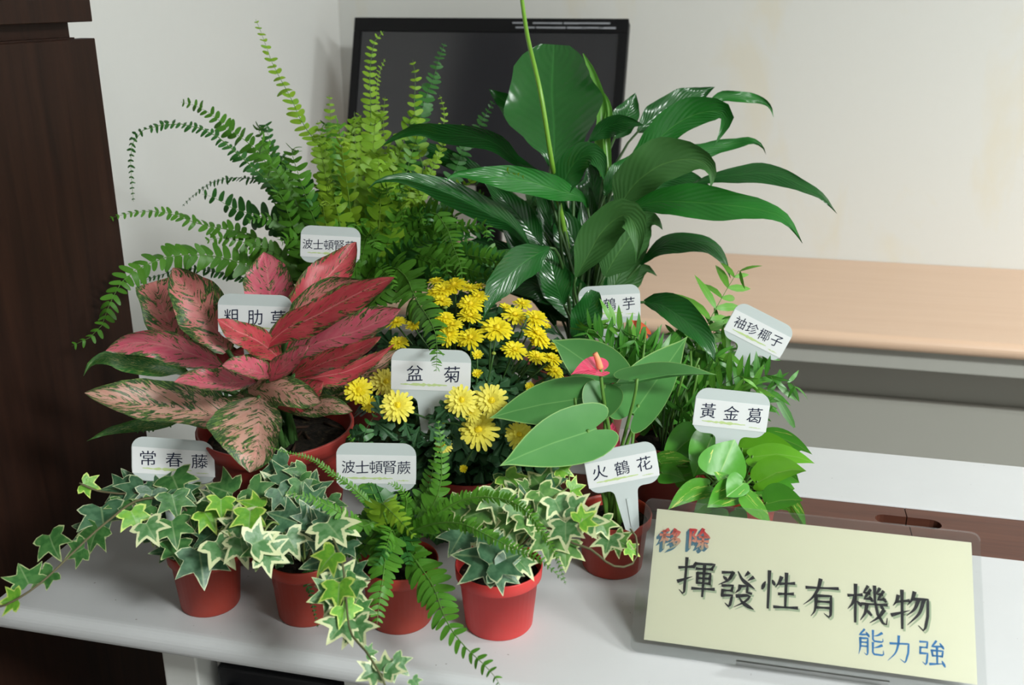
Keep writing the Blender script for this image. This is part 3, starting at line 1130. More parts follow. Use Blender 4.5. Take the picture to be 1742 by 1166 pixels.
def unit_leaf(name, half, m, droop=0.15, fold=0.15, curl=0.0, width=1.0):
    """shared unit leaf mesh: base at origin, tip at +x, normal +z"""
    out = polar_outline(half)
    vs, uv, ed, fs = [Vector((0, 0, 0))], [(.5, .25)], [0.0], []
    for r in RINGS[1:]:
        for a, b in out:
            x, y = a * r, b * r * width
            z = fold * abs(y) - droop * x * abs(x) - curl * y * y
            vs.append(Vector((x, y, z)))
            uv.append((.5 + .5 * y, .25 + .72 * x))
            ed.append(r)
    n = len(out)
    fs += [(0, 1 + i, 1 + (i + 1) % n) for i in range(n)]
    for ri in range(1, len(RINGS) - 1):
        b0, b1 = 1 + (ri - 1) * n, 1 + ri * n
        fs += [(b0 + i, b1 + i, b1 + (i + 1) % n, b0 + (i + 1) % n) for i in range(n)]
    # outline runs clockwise or not: make sure the normal is +z
    me = bpy.data.meshes.new(name)
    if (vs[fs[0][1]] - vs[0]).cross(vs[fs[0][2]] - vs[0]).z < 0:
        fs = [tuple(reversed(f)) for f in fs]
    me.from_pydata([tuple(v) for v in vs], [], fs)
    finish(me, uv, ed)
    me.materials.append(MAT[m])
    return me


# pinna / leaflet units --------------------------------------------------
PINNA = [(0, .05), (.08, .15), (.3, .165), (.6, .15), (.85, .105), (.97, .045), (1, 0)]
LEAFLET = [(0, .02), (.12, .055), (.35, .085), (.6, .075), (.85, .035), (1, 0)]


def strip_unit(half, bend=0.18, skew=0.0, fold=0.1):
    vs, uv, fs = [], [], []
    for a, b in half:
        z = -bend * a * a
        vs += [Vector((a, b + skew * a * a, z + fold * b)), Vector((a, skew * a * a, z)), Vector((a, -b * .9 + skew * a * a, z + fold * b))]
        uv += [(0, a), (.5, a), (1, a)]
    for i in range(len(half) - 1):
        for j in (0, 1):
            fs.append((i * 3 + j, i * 3 + j + 1, (i + 1) * 3 + j + 1, (i + 1) * 3 + j))
    return vs, uv, fs


PINNAE = [strip_unit(PINNA, b, s) for b, s in ((.12, .06), (.35, .1), (.02, .02), (.6, .0))]
LEAFLETS = [strip_unit(LEAFLET, b, s) for b, s in ((.15, .03), (.35, -.03), (.6, .02))]
UNIT = {}


def unit_mesh(kind, i, m):
    key = (kind, i, m)
    if key not in UNIT:
        vs, uv, fs = (PINNAE if kind == 'pinna' else LEAFLETS)[i]
        me = bpy.data.meshes.new('leaflet')
        me.from_pydata([tuple(v) for v in vs], [], fs)
        finish(me, uv)
        me.materials.append(MAT[m])
        UNIT[key] = me
    return UNIT[key]


def frond(parent, pts, plen, m, D0, roll=0.0, split=False, spacing=.34, kind='pinna', start=.06, lean=22, tip_taper=.5, rach=.0011, jit=1.0, one=None, stem_m='stem_green', rs=None, droop=0.0, world=False, width=None):
    """pts: (x, y, dd) from base to tip.  plen: leaflet length in pixels at its longest"""
    rs = rs or random
    if width is None:
        width = {'fern_yellow': 1.75, 'fern_green': 1.45, 'fern_dark': 1.6}.get(m, 1.4)
    if world:
        W = [Vector(p) for p in pts]
    else:
        W = [P(x, y, clampD(x, y, D0 + d)) for x, y, d in pts]
    dense = cr(W, 60)
    L = sum((b - a).length for a, b in zip(dense, dense[1:]))
    pm = plen * D0 / F
    nst = max(6, int(L * (1 - start) / (pm * spacing)))
    rv, rf = tube_geo(dense[::3], lambda t: rach * (1.2 - t), 5)
    o = None
    vs, uv, fs = list(rv), [(.5, 0)] * len(rv), list(rf)
    parts = []
    for i in range(nst):
        t = start + (1 - start) * (i + .5) / nst
        f = t * 60
        a = min(59, int(f))
        p = dense[a].lerp(dense[a + 1], f - a)
        T = (dense[min(60, a + 2)] - dense[max(0, a - 1)]).normalized()
        C = to_cam(p)
        Nn = (C - T * C.dot(T))
        Nn = Nn.normalized() if Nn.length > 1e-4 else Vector((0, 0, 1))
        Nn = Quaternion(T, R(roll + rs.uniform(-8, 8) * jit)) @ Nn
        S = T.cross(Nn)
        g = min(1, .55 + (t - start) * 3) * (max(0.0, 1 - t) ** tip_taper * 1.12 + .10)
        g = min(1.0, g)
        for side in (1, -1):
            if one and side != one:
                continue
            if rs.random() < .03 * jit:
                continue
            ln = pm * g * rs.uniform(.8, 1.12)
            la = R(lean + rs.uniform(-14, 14) * jit)
            d = S * (side * math.cos(la)) + T * math.sin(la) + Nn * (rs.uniform(-.18, .12) * jit - droop)
            nn = Nn + S * rs.uniform(-.25, .25) * jit + T * rs.uniform(-.3, .3) * jit
            M = frame(p, d, nn)
            parts.append((M, (ln, ln * side * width, ln), rs.randrange(4 if kind == 'pinna' else 3)))
    if split:
        o = mesh('frond', vs, fs, stem_m, parent, uv)
        for M, sc, vi in parts:
            c = bpy.data.objects.new('leaflet', unit_mesh(kind, vi, m))
            c.parent = o
            COL.objects.link(c)
            place(c, M, sc)
    else:
        src = PINNAE if kind == 'pinna' else LEAFLETS
        for M, sc, vi in parts:
            uvs, uuv, ufs = src[vi]
            b = len(vs)
            MS = M @ Matrix.Diagonal((*sc, 1))
            vs += [MS @ v for v in uvs]
            uv += uuv
            fs += [tuple(b + q for q in f_) for f_ in ufs]
        o = mesh('frond', vs, fs, m, parent, uv)
    return o


def pot(parent, c, rt, rb, h, m, lip=.007, soil_drop=.012, taper_lip=True):
    """red plastic nursery pot: tapered wall, thick rolled lip, hollow inside, soil"""
    wall = .0022
    pr = [(rb * .96, 0), (rb, .002), (rb + (rt * .93 - rb) * .8, h * .80), (rt * .935, h - lip * 2.0), (rt * .985, h - lip * 1.7), (rt, h - .001), (rt * .995, h), (rt * .965, h), (rt * .955, h - .004), (rt * .90, h - lip * 2), (rb + (rt * .9 - rb) * .7, h * .7)]
    lathe('pot', pr, c, m, parent)
    rs_ = rt * .925
    vs, fs = [], []
    rings, sd = 7, 28
    for i in range(rings + 1):
        for s in range(sd):
            a = 2 * math.pi * s / sd
            r = rs_ * i / rings
            vs.append(Vector((c[0] + r * math.cos(a), c[1] + r * math.sin(a), c[2] + h - soil_drop + random.uniform(-.0025, .0025) * (i < rings))))
    for i in range(rings):
        for s in range(sd):
            s2 = (s + 1) % sd
            fs.append((i * sd + s, i * sd + s2, (i + 1) * sd + s2, (i + 1) * sd + s))
    mesh('soil', vs, fs, 'soil', parent)
    return Vector((c[0], c[1], c[2] + h - soil_drop))


def at_table(x, y):
    g = G(x, y)
    return Vector((g.x, g.y, TZ))


# ------------------------------------------------------------------ sign
def build_sign():
    BL, BR = G(1071, 1108, TZ + .001), G(1642, 1187, TZ + .001)
    X = (BR - BL).normalized()
    Wd = (BR - BL).length
    nb = Vector((-X.y, X.x, 0))
    # solve the height and lean from the top left corner of the sleeve
    d = ray(1099, 848)
    # O + s d = BL + a Z + b nb
    A = Matrix(((d.x, 0, -nb.x), (d.y, 0, -nb.y), (d.z, -1, 0)))
    s, a, b = A.inverted() @ (BL - O)
    Y = Vector((nb.x * b, nb.y * b, a))
    Hh = Y.length
    Y.normalize()
    Z = X.cross(Y)
    t = empty('sign_card', (BL + BR) / 2, 'cream paper sign in a clear sleeve with black, blue and red brush lettering', 'sign')
    M = Matrix(((X.x, Y.x, Z.x, BL.x), (X.y, Y.y, Z.y, BL.y), (X.z, Y.z, Z.z, BL.z), (0, 0, 0, 1)))

    def uvp(px, py):
        """picture point -> sign plane coordinates"""
        dd = ray(px, py)
        q = O + dd * ((BL - O).dot(Z) / dd.dot(Z))
        v = q - BL
        return v.dot(X), v.dot(Y)
    Wd = uvp(1667, 919)[0]
    r = .008
    pts = []
    for cx_, cy_, a0 in ((Wd - r, Hh - r, 0), (r, Hh - r, 90), (r, r, 180), (Wd - r, r, 270)):
        for i in range(5):
            an = R(a0 + 90 * i / 4)
            pts.append((cx_ + r * math.cos(an), cy_ + r * math.sin(an)))
    poly_extrude('clear_sleeve', pts, M @ Matrix.Translation((0, 0, .0016)), .0004, 'clear_plastic', t)
    x0, y1 = uvp(1118, 866)
    x1, _ = uvp(1653, 937)
    _, y0 = uvp(1083, 1087)
    lbox('paper', (x0, y0, -.0004), (x1, y1, .0002), M, 'sign_paper', t)
    poly_extrude('sleeve_back', pts, M @ Matrix.Translation((0, 0, -.0011)), .0004, 'clear_plastic', t)
    zz = .0004

    def at(ch, px, py, s):
        x, y = uvp(px, py)
        return (ch, x, y, s)
    pxm = Wd / 577.0      # metres per picture pixel along the sign
    big = [('揮', 1185, 982), ('發', 1252, 1001), ('性', 1325, 1005), ('有', 1398, 1018), ('機', 1476, 1029), ('物', 1550, 1039)]
    it = [at(c_, x, y, 69 * pxm) for c_, x, y in big]
    lettering('lettering_shadow', [(c_, x + .0017, y - .0019, s_) for c_, x, y, s_ in it], M, zz, 'ink_shadow', t)
    lettering('lettering', it, M, zz + .0002, 'ink_black', t)
    it = [at(c_, x, y, 46 * pxm) for c_, x, y in (('能', 1481, 1094), ('力', 1531, 1105), ('強', 1585, 1112))]
    lettering('lettering', it, M, zz, 'ink_sky', t)
    it = [at(c_, x, y, 40 * pxm) for c_, x, y in (('移', 1140, 918), ('除', 1189, 918))]
    for q in range(1, 6):
        lettering('lettering_shadow', [(c_, x - .0006 * q, y - .0007 * q, s_) for c_, x, y, s_ in it], M, zz + .00008 * (5 - q), 'ink_teal', t, True)
    lettering('lettering', it, M, zz + .0007, 'ink_red', t, True)
    # clear support: foot strip in front and a strut behind
    bl, br = G(1240, 1118, TZ), G(1450, 1146, TZ)
    lbox('clear_foot', (.10, 0, .0022), (.235, .0018, .020), M @ Matrix.Rotation(0, 4, 'X'), 'clear_plastic', t)
    foot = (BL + BR) / 2 + nb * (.085) + Vector((0, 0, .0015))
    top = M @ Vector((Wd / 2, Hh * .62, -.002))
    u_ = (top - foot)
    Ms = frame(foot, u_, nb)
    lbox('back_strut', (0, -.02, -.0008), (u_.length, .02, .0008), Ms, 'clear_plastic', t)


build_sign()
# ------------------------------------------------------------------ big fern (behind, left)
def big_fern():
    D0 = 1.36
    c = at_table(600, 742)
    t = empty('potted_fern', c, 'large bushy fern with upright yellow-green fronds beside the monitor', 'potted plant', 'potted plants on the table')
    sp = pot(t, c, .085, .06, .13, 'pot_rust')
    b = P(600, 560, depth(sp + Vector((0, 0, .02))))
    D0 = depth(b)
    B = (604, 545, 0)
    rs = random.Random(11)
    S = [  # points tip -> base side, leaflet px, material, roll, split, spacing, depth at the tip
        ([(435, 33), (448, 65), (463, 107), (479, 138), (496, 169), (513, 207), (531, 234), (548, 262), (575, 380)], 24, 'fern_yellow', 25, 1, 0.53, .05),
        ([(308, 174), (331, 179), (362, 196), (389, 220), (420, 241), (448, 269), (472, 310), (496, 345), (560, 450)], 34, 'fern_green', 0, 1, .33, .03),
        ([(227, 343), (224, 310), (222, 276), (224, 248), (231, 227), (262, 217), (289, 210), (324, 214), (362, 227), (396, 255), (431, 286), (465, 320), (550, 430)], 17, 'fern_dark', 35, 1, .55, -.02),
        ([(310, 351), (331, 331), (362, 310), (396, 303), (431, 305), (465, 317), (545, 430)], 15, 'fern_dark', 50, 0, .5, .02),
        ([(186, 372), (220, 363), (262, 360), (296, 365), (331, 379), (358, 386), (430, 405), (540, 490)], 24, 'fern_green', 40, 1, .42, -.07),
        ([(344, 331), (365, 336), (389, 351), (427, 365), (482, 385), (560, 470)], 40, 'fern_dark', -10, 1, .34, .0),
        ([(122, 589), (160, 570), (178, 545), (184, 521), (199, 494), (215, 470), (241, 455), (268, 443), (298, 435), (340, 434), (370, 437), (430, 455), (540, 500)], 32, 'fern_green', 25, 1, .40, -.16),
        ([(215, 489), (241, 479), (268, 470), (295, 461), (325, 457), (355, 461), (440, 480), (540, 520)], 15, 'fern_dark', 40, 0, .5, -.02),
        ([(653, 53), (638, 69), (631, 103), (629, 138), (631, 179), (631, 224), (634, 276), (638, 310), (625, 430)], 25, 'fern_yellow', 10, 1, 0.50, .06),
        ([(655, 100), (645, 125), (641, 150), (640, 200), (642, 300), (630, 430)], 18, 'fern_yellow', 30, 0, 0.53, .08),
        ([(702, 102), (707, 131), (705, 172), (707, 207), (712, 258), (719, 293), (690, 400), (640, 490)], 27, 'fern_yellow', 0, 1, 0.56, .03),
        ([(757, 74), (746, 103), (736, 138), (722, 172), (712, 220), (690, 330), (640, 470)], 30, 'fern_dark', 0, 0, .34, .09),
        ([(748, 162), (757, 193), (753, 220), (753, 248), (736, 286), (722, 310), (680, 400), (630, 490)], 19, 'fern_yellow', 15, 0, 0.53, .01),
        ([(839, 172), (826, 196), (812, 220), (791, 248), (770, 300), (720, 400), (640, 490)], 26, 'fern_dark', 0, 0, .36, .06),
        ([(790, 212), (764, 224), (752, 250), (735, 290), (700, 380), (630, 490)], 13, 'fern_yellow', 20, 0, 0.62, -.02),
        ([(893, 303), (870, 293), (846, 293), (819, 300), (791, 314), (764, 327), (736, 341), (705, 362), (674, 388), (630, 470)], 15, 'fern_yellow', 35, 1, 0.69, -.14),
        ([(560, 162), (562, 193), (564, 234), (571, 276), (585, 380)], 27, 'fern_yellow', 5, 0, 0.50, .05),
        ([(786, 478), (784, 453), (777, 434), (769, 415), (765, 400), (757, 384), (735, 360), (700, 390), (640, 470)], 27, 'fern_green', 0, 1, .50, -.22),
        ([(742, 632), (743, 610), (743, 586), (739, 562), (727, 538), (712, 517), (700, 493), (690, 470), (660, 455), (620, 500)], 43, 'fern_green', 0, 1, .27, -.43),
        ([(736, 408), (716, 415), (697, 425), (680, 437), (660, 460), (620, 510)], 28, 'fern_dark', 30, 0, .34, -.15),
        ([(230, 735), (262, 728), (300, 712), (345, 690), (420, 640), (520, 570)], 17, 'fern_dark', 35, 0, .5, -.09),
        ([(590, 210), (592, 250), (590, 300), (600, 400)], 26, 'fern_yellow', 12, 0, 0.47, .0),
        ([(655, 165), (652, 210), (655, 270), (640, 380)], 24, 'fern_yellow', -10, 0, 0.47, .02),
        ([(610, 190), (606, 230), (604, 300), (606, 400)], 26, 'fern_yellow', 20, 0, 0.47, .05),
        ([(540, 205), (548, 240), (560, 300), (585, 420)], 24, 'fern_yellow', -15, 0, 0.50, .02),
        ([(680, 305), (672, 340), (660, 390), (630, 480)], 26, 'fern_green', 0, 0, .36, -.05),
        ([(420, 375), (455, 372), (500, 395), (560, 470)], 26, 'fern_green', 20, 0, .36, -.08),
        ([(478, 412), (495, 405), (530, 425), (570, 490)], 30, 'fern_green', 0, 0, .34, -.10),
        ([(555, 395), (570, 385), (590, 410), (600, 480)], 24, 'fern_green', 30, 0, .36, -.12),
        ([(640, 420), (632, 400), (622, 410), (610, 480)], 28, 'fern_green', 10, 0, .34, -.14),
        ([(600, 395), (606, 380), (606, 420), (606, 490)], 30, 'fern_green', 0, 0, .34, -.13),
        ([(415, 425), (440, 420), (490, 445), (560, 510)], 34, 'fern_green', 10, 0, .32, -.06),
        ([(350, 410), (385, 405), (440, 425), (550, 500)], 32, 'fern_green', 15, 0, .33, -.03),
    ]
    for pts, pl, m, roll, split, spc, dt in S:
        pts = pts[::-1]
        n = len(pts)
        W = [B] + [(x, y, dt * ((i + 1) / n) ** 1.0) for i, (x, y) in enumerate(pts)]
        frond(t, W, pl, m, D0, roll, bool(split), spc, rs=rs, start=.22 if len(pts) > 5 else .12, tip_taper=.95 if pl > 42 else .5)
    # inner fill
    for i in range(84):
        tx = rs.gauss(588, 78)
        ty = rs.uniform(205, 450)
        dt = rs.uniform(-.14, .08)
        mx_, my = (tx * .6 + 604 * .4) + rs.uniform(-18, 18), (ty + 520) / 2
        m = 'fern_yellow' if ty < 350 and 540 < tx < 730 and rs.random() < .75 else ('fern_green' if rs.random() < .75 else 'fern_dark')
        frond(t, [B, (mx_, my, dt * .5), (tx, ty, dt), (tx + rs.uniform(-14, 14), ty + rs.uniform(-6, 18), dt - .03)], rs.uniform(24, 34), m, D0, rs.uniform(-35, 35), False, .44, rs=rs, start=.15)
    for i in range(22):
        tx, ty = rs.uniform(725, 880), rs.uniform(375, 485)
        dt = rs.uniform(-.10, .0)
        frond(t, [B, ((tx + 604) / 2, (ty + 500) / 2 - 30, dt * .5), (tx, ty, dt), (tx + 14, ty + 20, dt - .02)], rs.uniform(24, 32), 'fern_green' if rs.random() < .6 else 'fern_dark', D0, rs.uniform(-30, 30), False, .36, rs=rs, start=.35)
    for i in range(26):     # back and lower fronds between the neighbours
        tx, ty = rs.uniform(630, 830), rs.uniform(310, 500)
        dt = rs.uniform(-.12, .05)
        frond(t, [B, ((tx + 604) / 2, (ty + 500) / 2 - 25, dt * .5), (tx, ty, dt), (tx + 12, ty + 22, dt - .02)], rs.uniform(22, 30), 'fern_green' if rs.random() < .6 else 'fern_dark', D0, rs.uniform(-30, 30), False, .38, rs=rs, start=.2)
    return t


big_fern()


# ------------------------------------------------------------------ peace lily (behind, right)
def peace_lily():
    c = at_table(985, 735)
    t = empty('peace_lily', c, 'tall dark green lily with broad glossy leaves and one long flower stalk', 'potted plant', 'potted plants on the table')
    sp = pot(t, c, .08, .058, .115, 'pot_rust')
    D0 = depth(sp) + .0
    root = sp + Vector((0, 0, -.01))

    def base(i):
        a = i * 2.4
        return root + Vector((math.cos(a) * .016, math.sin(a) * .016, 0))
    L = [  # pts, wl, wr, material, profile, dl, dr, wave
        ([(936, 284, -.02), (943, 262, -.02), (942, 205, 0), (939, 156, .02), (941, 108, .04), (943, 76, .055)], 80, 81, 'lily_dark', 'big', -.012, -.012, .3),
        ([(930, 240, .06), (905, 215, .06), (870, 182, .06), (832, 152, .05)], 24, 24, 'lily_bright', 'ovate', 0, 0, .3),
        ([(915, 290, .0), (876, 272, -.02), (849, 248, -.04), (813, 234, -.06), (750, 228, -.07), (716, 221, -.08), (680, 230, -.08), (643, 253, -.085)], 18, 19, 'lily_dark', 'lance', .02, -.02, .3),
        ([(860, 320, .03), (801, 291, .03), (765, 270, .03), (716, 252, .03), (668, 247, .02)], 17, 17, 'lily_dark', 'lance', .01, 0, .3),
        ([(1000, 355, -.04), (989, 336, -.05), (945, 323, -.09), (897, 308, -.12), (849, 302, -.15), (813, 298, -.16), (774, 297, -.17), (757, 310, -.18)], 23, 25, 'lily_bright', 'lance', -.005, .0, .3),
        ([(905, 425, -.02), (873, 386, -.05), (837, 366, -.09), (789, 340, -.13), (753, 324, -.15), (716, 311, -.17), (680, 303, -.18), (644, 308, -.19), (625, 322, -.19)], 22, 24, 'lily_dark', 'lance', .02, .01, .2),
        ([(922, 420, 0), (885, 372, -.01), (855, 338, -.02), (822, 308, -.02)], 26, 26, 'lily_dark', 'lily', 0, 0, .2),
        ([(936, 421, -.13), (897, 443, -.17), (861, 473, -.20), (837, 506, -.22), (822, 545, -.235)], 28, 30, 'lily_dark', 'lily', .01, -.01, .3),
        ([(979, 473, -.10), (1001, 434, -.11), (1020, 400, -.12), (1043, 376, -.13), (1066, 366, -.145), (1081, 386, -.155), (1085, 418, -.16), (1082, 447, -.16)], 34, 30, 'lily_under', 'lily', -.01, -.01, .25),
        ([(1028, 472, -.06), (1051, 432, -.07), (1078, 396, -.075), (1103, 374, -.08), (1118, 378, -.085), (1127, 391, -.085)], 38, 36, 'lily_under', 'lily', -.01, 0, .2),
        ([(1050, 358, -.03), (1077, 317, -.06), (1103, 294, -.08), (1129, 279, -.09), (1167, 271, -.10), (1198, 277, -.105), (1211, 297, -.11), (1208, 321, -.11)], 46, 32, 'lily_under', 'lily', -.015, .0, .3),
        ([(1072, 272, .0), (1111, 246, -.01), (1144, 216, -.02), (1180, 196, -.03), (1216, 189, -.04), (1235, 196, -.04), (1230, 218, -.045), (1216, 247, -.045)], 33, 22, 'lily_bright', 'lily', -.015, .01, .2),
        ([(1085, 224, .06), (1129, 189, .07), (1167, 169, .08), (1196, 156, .09), (1216, 148, .09)], 24, 30, 'lily_dark', 'ovate', 0, 0, .4),
        ([(1045, 235, .05), (1062, 205, .05), (1074, 180, .055), (1081, 158, .055)], 24, 22, 'lily_dark', 'ovate', 0, 0, .2),
        ([(1000, 242, .01), (1031, 217, .0), (1064, 208, -.02), (1097, 213, -.03)], 16, 20, 'lily_dark', 'lance', 0, 0, .2),
        ([(1195, 188, .03), (1226, 165, .03), (1257, 166, .03), (1291, 170, .03), (1309, 181, .03), (1316, 200, .03)], 11, 9, 'lily_bright', 'lance', 0, 0, .3),
        ([(1110, 268, .03), (1150, 257, .03), (1193, 257, .03), (1221, 248, .03), (1252, 244, .03), (1278, 239, .02), (1296, 248, .02), (1303, 263, .02)], 12, 14, 'lily_bright', 'lance', 0, 0, .3),
        ([(1175, 314, -.02), (1219, 301, -.03), (1257, 297, -.04), (1296, 294, -.05), (1335, 302, -.06), (1373, 320, -.07), (1399, 335, -.075), (1424, 364, -.08)], 16, 18, 'lily_dark', 'lance', .01, -.005, .35),
        ([(1068, 356, -.05), (1112, 344, -.08), (1153, 343, -.11), (1194, 345, -.13), (1236, 349, -.15), (1277, 354, -.16), (1318, 364, -.17), (1343, 380, -.175), (1365, 414, -.18)], 30, 28, 'lily_bright', 'lily', .01, -.012, .35),
        ([(1088, 452, -.0), (1114, 426, -.02), (1139, 413, -.03), (1175, 410, -.04), (1208, 418, -.05), (1230, 440, -.055), (1243, 474, -.06)], 15, 20, 'lily_dark', 'lance', .015, -.01, .2),
        ([(1095, 514, -.12), (1125, 519, -.14), (1153, 536, -.16), (1180, 558, -.175), (1202, 586, -.185), (1217, 617, -.19)], 30, 20, 'lily_dark', 'ovate', .0, -.01, .2),
        ([(975, 585, -.16), (990, 550, -.17), (1004, 518, -.175), (1012, 495, -.18)], 23, 26, 'lily_dark', 'big', -.01, 0, .3),
        ([(952, 345, -.06), (962, 305, -.07), (980, 275, -.085), (1005, 263, -.10), (1022, 278, -.105), (1027, 306, -.11)], 27, 24, 'lily_dark', 'ovate', 0, 0, .2),
        ([(1028, 335, .0), (1048, 295, .0), (1075, 262, .0)], 15, 14, 'lily_bright', 'lance', 0, 0, .2),
        ([(915, 455, .02), (860, 440, .0), (796, 452, -.03)], 15, 17, 'lily_under', 'lance', 0, 0, .2),
        ([(1005, 545, -.02), (965, 500, -.02), (925, 462, -.03), (890, 450, -.04)], 34, 34, 'lily_dark', 'lily', 0, 0, .2),
        ([(975, 450, .02), (950, 400, .03), (935, 350, .03), (905, 310, .03)], 36, 36, 'lily_dark', 'lily', 0, 0, .2),
        ([(1010, 450, .02), (1030, 400, .03), (1060, 350, .04), (1110, 320, .05)], 36, 36, 'lily_dark', 'lily', 0, 0, .2),
        ([(990, 400, .03), (1000, 350, .04), (1010, 310, .05), (1000, 270, .05)], 34, 34, 'lily_dark', 'lily', 0, 0, .2),
        ([(900, 400, .04), (860, 370, .05), (820, 350, .06), (790, 355, .06)], 26, 26, 'lily_dark', 'lily', 0, 0, .2),
        ([(1090, 330, .02), (1130, 310, .02), (1170, 305, .01), (1215, 322, .0)], 18, 18, 'lily_dark', 'lance', 0, 0, .2),
        ([(960, 520, -.08), (945, 480, -.09), (935, 440, -.09), (915, 415, -.09)], 26, 26, 'lily_dark', 'lily', 0, 0, .2),
        ([(1020, 520, .0), (1000, 480, .0), (985, 440, .0), (990, 400, .0)], 34, 34, 'lily_dark', 'lily', 0, 0, .2),
    ]
    for i, (pts, wl, wr, m, pf, dl, dr, wv) in enumerate(L):
        leaf(t, pts, wl, wr, m, D0, base(i), pf=pf, dl=dl, dr=dr, wave=wv, cup=.22, n=20)
    rs = random.Random(3)
    for x, y, dd in ((800, 470, .02), (830, 440, .03), (850, 480, .0), (775, 440, .04), (880, 490, -.02), (815, 410, .04)):
        leaf(t, [(960, 520, dd), ((960 + x) / 2, (520 + y) / 2 - 14, dd), (x, y, dd), (x - 26, y + 12, dd)], 22, 22, 'lily_dark', D0, base(3), wave=.25)
    for i in range(22):
        x, y = rs.uniform(830, 1110), rs.uniform(290, 470)
        bx, by = 985 + (x - 985) * .3 + rs.uniform(-15, 15), 520 + rs.uniform(-40, 40)
        dd = rs.uniform(.0, .09)
        leaf(t, [(bx, by, dd * .4), ((bx + x) / 2 + rs.uniform(-12, 12), (by + y) / 2 - 12, dd * .8), (x, y, dd), (x + (x - bx) * .25, y + rs.uniform(-5, 30), dd)], rs.uniform(24, 34), rs.uniform(24, 34), 'lily_dark' if i % 3 else 'lily_under', D0, base(i), wave=.25)
    # furled young leaves
    for pts, wdt in (([(1027, 300, .03), (1020, 245, .03), (1025, 195, .03), (1016, 150, .035), (1005, 118, .04), (992, 91, .045)], 10), ([(1037, 300, .025), (1032, 229, .025), (1036, 185, .03), (1022, 150, .035)], 7)):
        leaf(t, pts, wdt, wdt, 'lily_young', D0, base(5), name='furled_leaf', pf='sheath', cup=1.2, stem_m='stem_green')
    # long flower stalk rising out of the picture, with its closed spathe
    pts = [P(x, y, D0 + d) for x, y, d in ((985, 560, .0), (965, 420, .0), (946, 320, -.04), (938, 272, -.09), (919, 156, -.12), (897, 60, -.10), (884, -30, -.09), (876, -90, -.085))]
    st = tube('flower_stalk', [root] + pts, lambda q: .0042 - .0016 * q, 'flower_stalk', t, 8, 40)
    q0, q1 = P(876, -88, D0 - .085), P(868, -190, D0 - .085)
    tube('spathe_bud', [q0, q0.lerp(q1, .3), q0.lerp(q1, .7), q1], lambda q: .002 + .011 * math.sin(math.pi * min(1, q * .95 + .03)), 'lily_young', st, 8, 10)
    return t


peace_lily()


